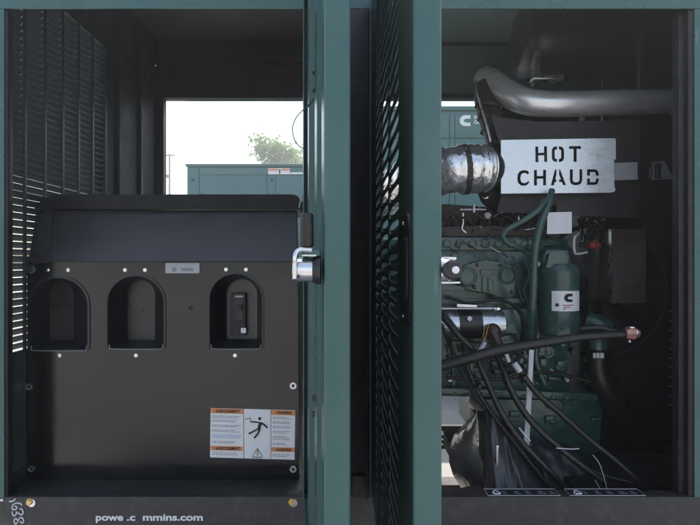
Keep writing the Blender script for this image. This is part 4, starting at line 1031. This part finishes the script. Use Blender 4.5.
# red connector with grey bent wire
rc = thing('red_connector', W(594, 250, 2.38), 'small red plug fitting in the dark between the white plate and taupe cover', 'connector')
b = MB(); p = W(589, 245, 2.36); b.lathe(p, (1, 0, -0.05), [(0, 0.016), (0.02, 0.018), (0.024, 0.023), (0.034, 0.023), (0.036, 0.014), (0.05, 0.012), (0.054, 0.006)], seg=14); b.build('plug_body', REDP, rc)
b = MB(); b.cyl(W(580, 245, 2.40), W(592, 245, 2.40), 0.012, seg=12); b.cyl(W(594, 245, 2.38), W(594, 245, YR), 0.010, seg=10); b.build('plug_bracket', BLACKM, rc)
b = MB(); b.tube([W(578, 233, 2.3), W(574.5, 238, 2.29), W(573.8, 246, 2.28), W(575, 254, 2.28)], 0.0062, seg=10); b.tube([W(575, 254, 2.28), W(581, 253.5, 2.28), W(587, 252.2, 2.3)], 0.005, seg=10)
tag(b.build('bent_bracket_wire', MIDW), 'short pale wire bent like a hook beside the red plug', 'wire')
# dark clutter right of the hose: wiring loom and pipes
lm = MB(); rnd = random.Random(5)
for k in range(14):
    x = 580 + rnd.uniform(-3, 26); y = 205 + rnd.uniform(0, 22)
    lm.tube([W(x, y, 2.36), W(x + rnd.uniform(-6, 6), y + rnd.uniform(-7, 3), 2.33), W(x + rnd.uniform(-4, 10), y + rnd.uniform(-2, 9), 2.36), W(x + rnd.uniform(-10, 6), y + 18, 2.42)], 0.0045, seg=7)
tag(lm.build('wiring_loom', RUBBER), 'tangle of thin black wires in the dark right of the blank white plate', 'wiring')
# coolant elbow right
ce2 = thing('coolant_elbow', W(600, 345, 2.3), 'green pipe elbow with a bright hose clamp above a fat black hose', 'pipe')
b = MB(); b.tube([W(587, 322, 2.36), W(600, 326, 2.33), W(606, 330, 2.33)], [0.05, 0.05, 0.045], seg=28); b.lathe(W(598, 349, 2.30), (0, 0, 1), [(0, 0.040), (0.09, 0.042), (0.10, 0.05), (0.11, 0.03)], seg=32); b.build('elbow', ENG, ce2)
b = MB(); c = W(598, 357, 2.30); b.lathe(c, (0, 0, 1), [(0, 0.049), (0.032, 0.049)], seg=36); b.build('hose_clamp', RUBBER, ce2)
b = MB()
for x0, x1 in ((593, 595.5), (596.5, 599), (600, 603.5)): b.box(W(x0, 0, 2.25).x, W(x1, 0, 2.25).x, 2.246, 2.252, W(0, 358, 2.25).z, W(0, 353, 2.25).z, 0.0005)
b.build('clamp_screw', WHITE, ce2)
h = MB(); h.tube([W(598, 352, 2.30), W(598, 368, 2.30), W(603, 384, 2.30), W(616, 405, 2.32), (W(638, 435, 2.4)), W(665, 470, 2.48)], [0.044, 0.046, 0.052, 0.056, 0.056, 0.056], seg=28)
tag(h.build('radiator_hose', RUBBER), 'fat black radiator hose curving down to the lower right corner', 'hose')
b = MB(); b.tube([W(604, 389, 2.22), W(610, 396, 2.22), W(618, 401, 2.23)], 0.002, seg=6); b.tube([W(612, 412, 2.2), W(611, 420, 2.2)], 0.0015, seg=6, smooth=False); b.tube([W(616, 420, 2.2), W(650, 447, 2.3)], 0.0022, seg=6, smooth=False)
tag(b.build('thin_steel_wire', IRON), 'thin dull steel wire slanting across the fat black hose', 'wire')

# -------- cables
def cable(pts, r, label, name='battery_cable', m=RUBBER, group='black cables across the engine bay', cat='cable'):
    b = MB(); b.tube([W(*p) for p in pts], r, seg=14, sub=8); o = b.build(name, m); tag(o, label, cat, group); return o
main = thing('main_power_cable', W(540, 345, 1.99), 'thickest black cable running nearly level across the bay to a copper-coloured lug', 'cable')
b = MB(); b.tube([W(372, 500, 2.05), W(376, 450, 2.0), W(392, 398, 1.98), W(418, 374, 2.0), W(443, 365.5, 2.0), W(470, 358, 1.99), (W(500, 350, 1.99)), W(540, 343, 1.99), W(580, 337, 2.0), W(610, 335, 2.0), W(628, 334, 2.0)], [0.022, 0.022, 0.022, 0.022, 0.022, 0.022, 0.021, 0.019, 0.0165, 0.016, 0.016], seg=20, sub=8); b.build('cable_jacket', RUBBER, main)
b = MB(); rnd = random.Random(9)
for k in range(16):
    px = 536 + k * 2.1; c = W(px, 343.5 - (px - 540) * 0.145, 1.9705); b.box(c.x - 0.0028, c.x + 0.0022, c.y + 0.0, c.y + 0.002, c.z - 0.002, c.z + rnd.uniform(0.001, 0.003))
b.bm.free()
b = MB(); b.tube([W(580, 329, 2.06), W(600, 328, 2.05), (W(615, 332, 2.03)), W(627, 333, 2.02)], 0.014, seg=12); b.build('cable_jacket', RUBBER, main)
b = MB(); b.lathe(W(625, 333, 2.0), (1, -0.1, 0.0), [(0, 0.021), (0.012, 0.027), (0.034, 0.027), (0.04, 0.018), (0.052, 0.016)], seg=8); b.build('lug', COPPER, main)
b = MB(); b.blob(W(633, 327.5, 1.975), (0.020, 0.01, 0.007), 2); b.blob(W(629.5, 341.5, 1.975), (0.008, 0.008, 0.007), 2); b.blob(W(637, 333, 1.98), (0.006, 0.008, 0.014), 1); b.build('lug_bolt', CHROME, main)
cable([(415, 322, 2.26), (428, 312, 2.12), (443, 318, 2.06), (456, 333, 2.03), (472, 350, 2.03), (484, 375, 2.05), (500, 410, 2.02), (520, 440, 2.0), (548, 470, 1.98), (575, 500, 2.0), (590, 512, 2.03)], 0.0125, 'black cable starting highest at the door edge and passing left of the boot cover', )
cable([(412, 318, 2.3), (426, 308, 2.18), (441, 312, 2.12), (452, 324, 2.09), (462, 340, 2.08), (466, 362, 2.09), (478, 392, 2.07), (497, 420, 2.05), (522, 452, 2.03), (545, 482, 2.0), (556, 505, 2.0)], 0.0095, 'thinner black cable leftmost in the bundle hanging in front of the sump')
cable([(496, 352, 2.14), (503, 370, 2.08), (512, 392, 2.05), (530, 420, 2.03), (556, 445, 2.0), (590, 472, 1.98), (625, 497, 1.99), (640, 510, 2.02)], 0.0135, 'black cable leaving the brown boot and crossing in front of the white strip')
cable([(500, 350, 2.12), (516, 366, 2.08), (536, 392, 2.05), (562, 415, 2.03), (590, 440, 2.02), (615, 460, 2.0), (640, 483, 1.98), (655, 500, 2.02)], 0.0125, 'rightmost black cable of the bundle, hanging down to the right corner of the rail')
cable([(425, 318, 2.28), (436, 320, 2.16), (444, 330, 2.1), (452, 350, 2.12), (462, 372, 2.12), (478, 400, 2.1), (505, 430, 2.08), (540, 462, 2.05), (566, 490, 2.03), (575, 505, 2.03)], 0.008, 'thin black cable hanging between the two left cables of the bundle')
cable([(568, 455, 2.02), (590, 470, 2.0), (620, 480, 2.0), (650, 484, 1.99), (672, 490, 2.0)], 0.010, 'black cable lying nearly level just above the recycling stickers')
for (px, py, Y, r, lab) in ((478, 386, 2.045, 0.019, 'black cable tie low on the left cables of the bundle'), (523, 377, 2.045, 0.017, 'black cable tie just below the wide white marker sleeve')):
    b = MB(); c = W(px, py, Y); b.tube([c + Vector((-0.003, 0, 0.004)), c + Vector((0.003, 0, -0.004))], r * .95, seg=18, smooth=False); b.box(c.x - 0.005, c.x + 0.005, c.y - r - 0.006, c.y - r + 0.002, c.z - 0.004, c.z + 0.004, 0.001)
    tag(b.build('cable_tie', PLASTIC), lab, 'cable tie')
# white sleeves/ tube strip
st = thing('white_strip', W(530, 455, 2.0), 'narrow white plastic strip hanging down between the black cables', 'strip')
b = MB()
for pts in ([(531.2, 350), (530, 378)], [(529.6, 391), (527, 411)], [(527.8, 422), (525.5, 446)], [(525.5, 462), (523.6, 488)]):
    (x0, y0), (x1, y1) = pts; wd_ = 2.3 if y0 < 420 else 2.8
    b.prism(PP([(x0 - wd_ + .3, y0 + 1), (x0, y0 - 1), (x0 + wd_, y0 + 1), (x1 + wd_, y1), (x1 - wd_ + 0.8, y1)], 2.09), 2.09, 2.093)
b.prism(PP([(529, 350), (534, 350), (527, 490), (521, 490)], 2.0945), 2.0945, 2.096)
b.build('strip', MIDW, st)
b = MB(); b.tube([W(506, 354, 2.065), W(509, 362, 2.062)], 0.0085, seg=12, smooth=False); tag(b.build('white_cable_marker', MIDW), 'upper white marker sleeve on the cables below the brown boot', 'marker sleeve')
b = MB(); b.tube([W(514, 363, 2.055), W(520, 371.5, 2.05)], 0.013, seg=14, smooth=False); tag(b.build('white_cable_marker', MIDW), 'wider white marker sleeve lower on the rightmost cable', 'marker sleeve')
b = MB(); b.cyl(W(497, 446, 1.98), W(497, 486, 1.98), 0.0065, seg=14); b.cyl(W(497, 444.5, 1.98), W(497, 447, 1.98), 0.010, seg=14)
tag(b.build('threaded_rod', STEEL), 'upright steel threaded rod in front of the bagged battery', 'rod')
b = MB(); b.cyl(W(497, 486, 1.98), (W(497, 486, 1.98).x, 1.98, zr - 0.003), 0.004, seg=8); 
tag(b.build('rod_foot', STEEL), 'short foot below the upright threaded rod on the ledge', 'rod') if False else b.bm.free()

# bagged battery: draped black plastic with folds
bt = thing('bagged_battery', W(500, 492, 2.1), 'battery draped in creased black plastic sheet behind the rail, shiny film on its left side', 'battery')
def drape(name, top, bot, Y0, Y1, nx, nz, m, amp, seed, parent, fr_=0.0):
    """top / bottom polylines in px (same count); body closed at the back"""
    rnd = random.Random(seed); ph = [rnd.uniform(0, 6.28) for _ in range(8)]
    def lerp(L, t):
        k = t * (len(L) - 1); i = min(int(k), len(L) - 2); f = k - i
        return (L[i][0] * (1 - f) + L[i + 1][0] * f, L[i][1] * (1 - f) + L[i + 1][1] * f)
    b = MB(); rows = []
    for r in range(nz + 1):
        v = r / nz; row = []
        for c_ in range(nx + 1):
            t = c_ / nx
            a = lerp(top, t); z = lerp(bot, t)
            fold = math.sin(t * 15 + ph[0] + v * 1.5) + 0.5 * math.sin(t * 31 + ph[1] - v * 3) + 0.2 * math.sin(t * 57 + ph[2] + v * 5) + 0.5 * math.sin(v * 9 + t * 7 + ph[3])
            Y = Y0 + (Y1 - Y0) * (1 - v) * 0.5 + amp * fold + 0.10 * (abs(2 * t - 1) ** 4)
            row.append(W(a[0] * (1 - v) + z[0] * v, a[1] * (1 - v) + z[1] * v, Y))
        rows.append(row)
    rows = [[Vector((p.x, Y1 + 0.12, p.z)) for p in rows[0]]] + rows
    b.grid(rows)
    return b.build(name, m, parent, angle=80)
drape('plastic_sheet', [(477, 412), (484, 410), (492, 413), (500, 424), (508, 434), (520, 444), (540, 450)], [(484, 492), (492, 492), (502, 492), (512, 492), (524, 492), (534, 492), (548, 492)], 1.93, 2.2, 70, 24, BAG, 0.0065, 2, bt)
drape('plastic_sheet', [(508, 430), (514, 428), (528, 440), (545, 448), (572, 455), (600, 462)], [(512, 492), (525, 492), (545, 492), (565, 492), (590, 492), (612, 492)], 2.10, 2.25, 50, 20, BAG, 0.008, 5, bt)
# clear film bulging at its left
b = MB(); rows = []
prof = [(477, 412, 477), (464, 424, 478), (454, 435, 479), (449, 448, 479), (449, 462, 480), (453, 475, 481), (461, 488, 484)]
for (xl, y, xr_) in prof:
    row = []
    for k in range(15):
        t = k / 14; row.append(W(xl + (xr_ - xl) * t, y - (2 if 0 < t < 1 else 0) * math.sin(t * 3.14), 2.20 - 0.12 * math.sin(t * math.pi / 2) + 0.006 * math.sin(t * 19 + y * .2)))
    rows.append(row)
b.grid(rows); ff = b.build('clear_film', CLEAR, bt, angle=80)
b = MB(); prism_px(b, [(452, 447), (480, 444), (480, 462), (452, 462)], 2.24, 2.45, 0.004); prism_px(b, [(484, 425), (545, 452), (545, 491), (484, 491)], 2.24, 2.5, 0.01); b.build('battery_case', PLASTIC, bt)
b = MB(); b.tube([W(519, 428, 2.02), W(524, 434, 2.0), W(530, 441, 2.0)], 0.004, seg=8); b.build('sheet_crease', MIDW, bt)
b = MB(); b.tube([W(556, 448, 1.98), W(570, 449, 1.98), W(579, 448.6, 1.98)], 0.0022, seg=6)
tag(b.build('level_steel_rod', MIDW), 'thin pale rod lying level in the dark between two cables', 'rod')
b = MB(); b.tube([W(593, 455, 1.98), W(599, 463, 1.98), W(603, 474, 1.97), (W(607, 489, 1.96))], 0.0016, seg=6); b.tube([W(595, 480, 1.97), (W(600, 489, 1.96))], 0.0016, seg=6, smooth=False)
tag(b.build('loose_wire_end', MIDW), 'loose pale wire ends sticking up above the right recycling sticker', 'wire')
# bright bars seen low at left through the bay
b = MB()
for y0, y1, Y in ((426, 431, 3.22), (435.5, 438.5, 3.22), (441, 443.5, 3.22), (446, 449, 3.22)):
    b.box(0.1, W(478, 0, Y).x, Y, Y + 0.03, W(0, y1, Y).z, W(0, y0, Y).z)
b.box(0.1, 0.14, 3.19, 3.27, 0.10, W(0, 420, 3.22).z); b.box(W(478, 0, 3.22).x, W(478, 0, 3.22).x + .04, 3.19, 3.27, 0.10, W(0, 420, 3.22).z)
tag(b.build('rear_guard_rails', BLACKM), 'black horizontal guard bars seen low behind the shiny film', 'guard rail')

# ============================================================ NEIGHBOURING ENCLOSURES
def neighbour(name, x0, x1, Y, depth, ztop, label, seams, hs):
    t = thing(name, ((x0 + x1) / 2, Y + depth / 2, 0), label, 'generator enclosure', 'green enclosures standing behind')
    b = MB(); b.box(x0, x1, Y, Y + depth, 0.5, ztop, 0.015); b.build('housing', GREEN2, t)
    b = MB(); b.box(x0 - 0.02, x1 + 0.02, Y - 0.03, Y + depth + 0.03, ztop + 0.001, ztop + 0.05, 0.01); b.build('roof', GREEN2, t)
    b = MB(); b.box(x0 - 0.02, x1 + 0.02, Y + 0.02, Y + depth - 0.02, 0.0, 0.5); b.build('base_tank', RAILM, t)
    for (a, c, z0, z1) in seams:
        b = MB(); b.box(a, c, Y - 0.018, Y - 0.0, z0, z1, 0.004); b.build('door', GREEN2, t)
    return t
YLn = 9.0
zt = W(0, 164, YLn).z
x0 = W(187, 0, YLn).x
sx = lambda px: W(px, 0, YLn).x
n1 = neighbour('generator_enclosure', x0, sx(318), YLn, 2.2, zt - 0.05, 'far green enclosure under the tree with a small white and orange decal',
               [(sx(188), sx(199.3), 0.6, zt - 0.07), (sx(200.2), sx(266.8), 0.6, W(0, 175.5, YLn).z), (sx(268), sx(275.6), 0.6, W(0, 175.5, YLn).z), (sx(276.4), sx(317), 0.6, W(0, 175.5, YLn).z), (sx(200.2), sx(317), W(0, 174.7, YLn).z, zt - 0.07)], None)
b = MB(); b.box(sx(268.5), sx(290), YLn - 0.026, YLn - 0.019, W(0, 174.5, YLn).z, W(0, 168.5, YLn).z); dl = b.build('decal', WHITE, n1)
b = MB(); b.box(sx(269), sx(278.4), YLn - 0.030, YLn - 0.0262, W(0, 171, YLn).z, W(0, 169, YLn).z); b.box(sx(281.4), sx(289.6), YLn - 0.030, YLn - 0.0262, W(0, 171, YLn).z, W(0, 169, YLn).z); b.build('decal_print', ORANGE, dl)
b = MB(); b.box(sx(279.2), sx(280.6), YLn - 0.030, YLn - 0.0262, W(0, 173.8, YLn).z, W(0, 169.5, YLn).z); b.build('decal_print', INK, dl)
b = MB(); b.box(sx(290.5), sx(303), YLn - 0.026, YLn - 0.019, W(0, 174.5, YLn).z, W(0, 172.5, YLn).z); b.build('decal', WHITE, n1)
for px in (201.5, 277.5):
    for zz in (1.0, 1.9, 2.6):
        b = MB(); b.box(sx(px), sx(px) + 0.05, YLn - 0.03, YLn - 0.018, zz, zz + 0.12, 0.004); b.build('hinge', RUBBER, n1)
b = MB(); b.box(sx(264), sx(265.6), YLn - 0.035, YLn - 0.018, 1.5, 1.75, 0.005); b.build('latch', RUBBER, n1)
for px in (193, 272):
    b = MB(); b.bolt((sx(px), YLn - 0.019, W(0, 180, YLn).z), (0, -1, 0), 0.02, 0.012); b.build('bolt', RUBBER, n1)
b = MB(); b.tube([(sx(189.5), YLn + 0.3, zt + 0.0), (sx(190), YLn + 0.3, zt + 0.05), (sx(195), YLn + 0.3, zt + 0.05), (sx(196), YLn + 0.3, zt)], 0.012, seg=6, smooth=False); b.build('lifting_eye', CHROME, n1)
YRn = 6.0
zt = W(0, 106.5, YRn).z
sx = lambda px: W(px, 0, YRn).x
n2 = neighbour('generator_enclosure', sx(352), sx(352) + 5.5, YRn, 2.2, zt - 0.05, 'nearer green enclosure behind the engine bay, with a white emblem near its top edge',
               [(sx(353), sx(448.6), W(0, 138.2, YRn).z, zt - 0.07 - 0.03), (sx(455), sx(560), W(0, 138.2, YRn).z, zt - 0.10), (sx(449.4), sx(454.2), W(0, 138.2, YRn).z, zt - 0.10),
                (sx(353), sx(448.6), 0.6, W(0, 139.4, YRn).z), (sx(449.4), sx(454.2), 0.6, W(0, 139.4, YRn).z), (sx(455), sx(560), 0.6, W(0, 139.4, YRn).z)], None)
a0 = XZ(459.3, 126.6, YRn); a1 = XZ(470, 115.8, YRn)
b = MB(); b.mesh(plate([logo_c(a0[0], a1[0], a0[1], a1[1])], YRn - 0.024, 0.005)); b.build('emblem', WHITE, n2)
b = MB()
for t_, py in (('Power', 119.6), ('Generation', 124.2)):
    size = 3.6 * YRn / F / 0.7; me = text_mesh(t_, size, 0.02 * size); o0 = W(473.4, py, YRn)
    for v in me.vertices: v.co = Vector((o0.x + v.co.x, YRn - 0.021 - v.co.z, o0.z + v.co.y))
    MB().mesh(me).build('lettering', WHITE, n2)


# ============================================================ TREE, POLE
def tree(name, base, H, crown_c, crown_r, label, n_leaf, seed):
    n_leaf = int(n_leaf * 1.5); rnd = random.Random(seed); t = thing(name, base, label, 'tree')
    b = MB(); bx_, by_, _ = base
    top = Vector((bx_ + 0.2, by_, H * 0.9))
    b.tube([(bx_, by_, 0), (bx_ + 0.1, by_, H * 0.35), top], [0.22, 0.15, 0.03], seg=10)
    tips = []
    for k in range(16):
        z = H * rnd.uniform(0.35, 0.85); a = rnd.uniform(0, 6.28); L = crown_r[0] * rnd.uniform(0.5, 1.05) * (1.1 - 0.6 * (z / H - 0.35) / 0.55)
        s_ = Vector((bx_ + 0.12, by_, z)); e = s_ + Vector((math.cos(a) * L, math.sin(a) * L, rnd.uniform(0.4, 1.1)))
        b.tube([s_, s_.lerp(e, 0.5) + Vector((0, 0, 0.12)), e], [0.05, 0.03, 0.01], seg=6); tips += [e, s_.lerp(e, 0.6), s_.lerp(e, 0.8)]
    b.build('trunk', BARK, t)
    c = MB()
    tips += [top, top - Vector((0, 0, 0.5))]
    clumps = [(p + Vector((rnd.gauss(0, .3), rnd.gauss(0, .3), rnd.gauss(0, .25))), rnd.uniform(0.3, 0.7)) for p in tips for _ in range(2)]
    for k in range(n_leaf):
        p0, r = rnd.choice(clumps)
        p = p0 + Vector((rnd.gauss(0, 1), rnd.gauss(0, 1), rnd.gauss(0, .8))) * r * 0.42
        s_ = rnd.uniform(0.07, 0.15)
        u_ = Vector((rnd.gauss(0, 1), rnd.gauss(0, 1), rnd.gauss(0, 1))).normalized(); v_ = u_.cross(Vector((rnd.gauss(0, 1), rnd.gauss(0, 1), rnd.gauss(0, 1)))).normalized()
        c._app([p - u_ * s_, p + v_ * s_ * .5, p + u_ * s_, p - v_ * s_ * .5], [(0, 1, 2, 3)])
    c.build('crown', LEAF, t, fixn=False)
YT = 26.0
tree('broadleaf_tree', (W(270, 0, YT).x, YT, 0), W(0, 136, YT).z, None, (1.35, 1.35), 'leafy tree rising above the far green enclosure, left of the door', 6500, 4)
tree('broadleaf_tree', (W(298, 0, YT).x, YT + 2, 0), W(0, 152, YT + 2).z, None, (1.2, 1.2), 'lower leafy tree just right of the taller one, half hidden by the open door', 3500, 8)
YPp = 32.0
pl = thing('utility_pole', (W(169.5, 0, YPp).x, YPp, 0), 'thin utility pole with one crossarm against the white sky', 'utility pole')
pxw = W(169.5, 0, YPp).x; zp = W(0, 154, YPp).z
b = MB(); b.tube([(pxw, YPp, 0), (pxw, YPp, zp)], [0.10, 0.055], seg=10, smooth=False); b.build('pole', WOOD, pl)
b = MB(); b.box(pxw - 0.32, pxw + 0.32, YPp - 0.05, YPp + 0.05, zp - 0.12, zp - 0.05); b.build('crossarm', WOOD, pl)
b = MB(); b.cyl((pxw - 0.1, YPp - 0.12, W(0, 178, YPp).z), (pxw - 0.1, YPp - 0.12, W(0, 175, YPp).z), 0.10, seg=12); b.build('transformer', WOOD, pl)
for dx in (-0.28, 0.28):
    b = MB(); b.cyl((pxw + dx, YPp, zp - 0.05), (pxw + dx, YPp, zp + 0.06), 0.03, seg=8); b.build('insulator', GREYL, pl)
for o in list(bpy.data.objects):
    if '_w' in o: del o['_w']
# added air volume standing in for the lens flare veil
hz = MB(); hz.box(-14, 16, -6, 40, -1.0, 9.6); hzo = hz.build('veil_volume', [], None); hzo['kind'] = 'stuff'
hm = bpy.data.materials.new('flare_veil_air'); hm.use_nodes = True; hn = hm.node_tree; hn.nodes.clear()
ho = hn.nodes.new('ShaderNodeOutputMaterial'); hv = hn.nodes.new('ShaderNodeVolumePrincipled')
hv.inputs['Color'].default_value = (0.9, 0.93, 0.97, 1); hv.inputs['Density'].default_value = 0.008; hv.inputs['Anisotropy'].default_value = 0.5
hn.links.new(hv.outputs['Volume'], ho.inputs['Volume']); hzo.data.materials.append(hm)
for o in list(bpy.data.objects):
    if '_w' in o: del o['_w']
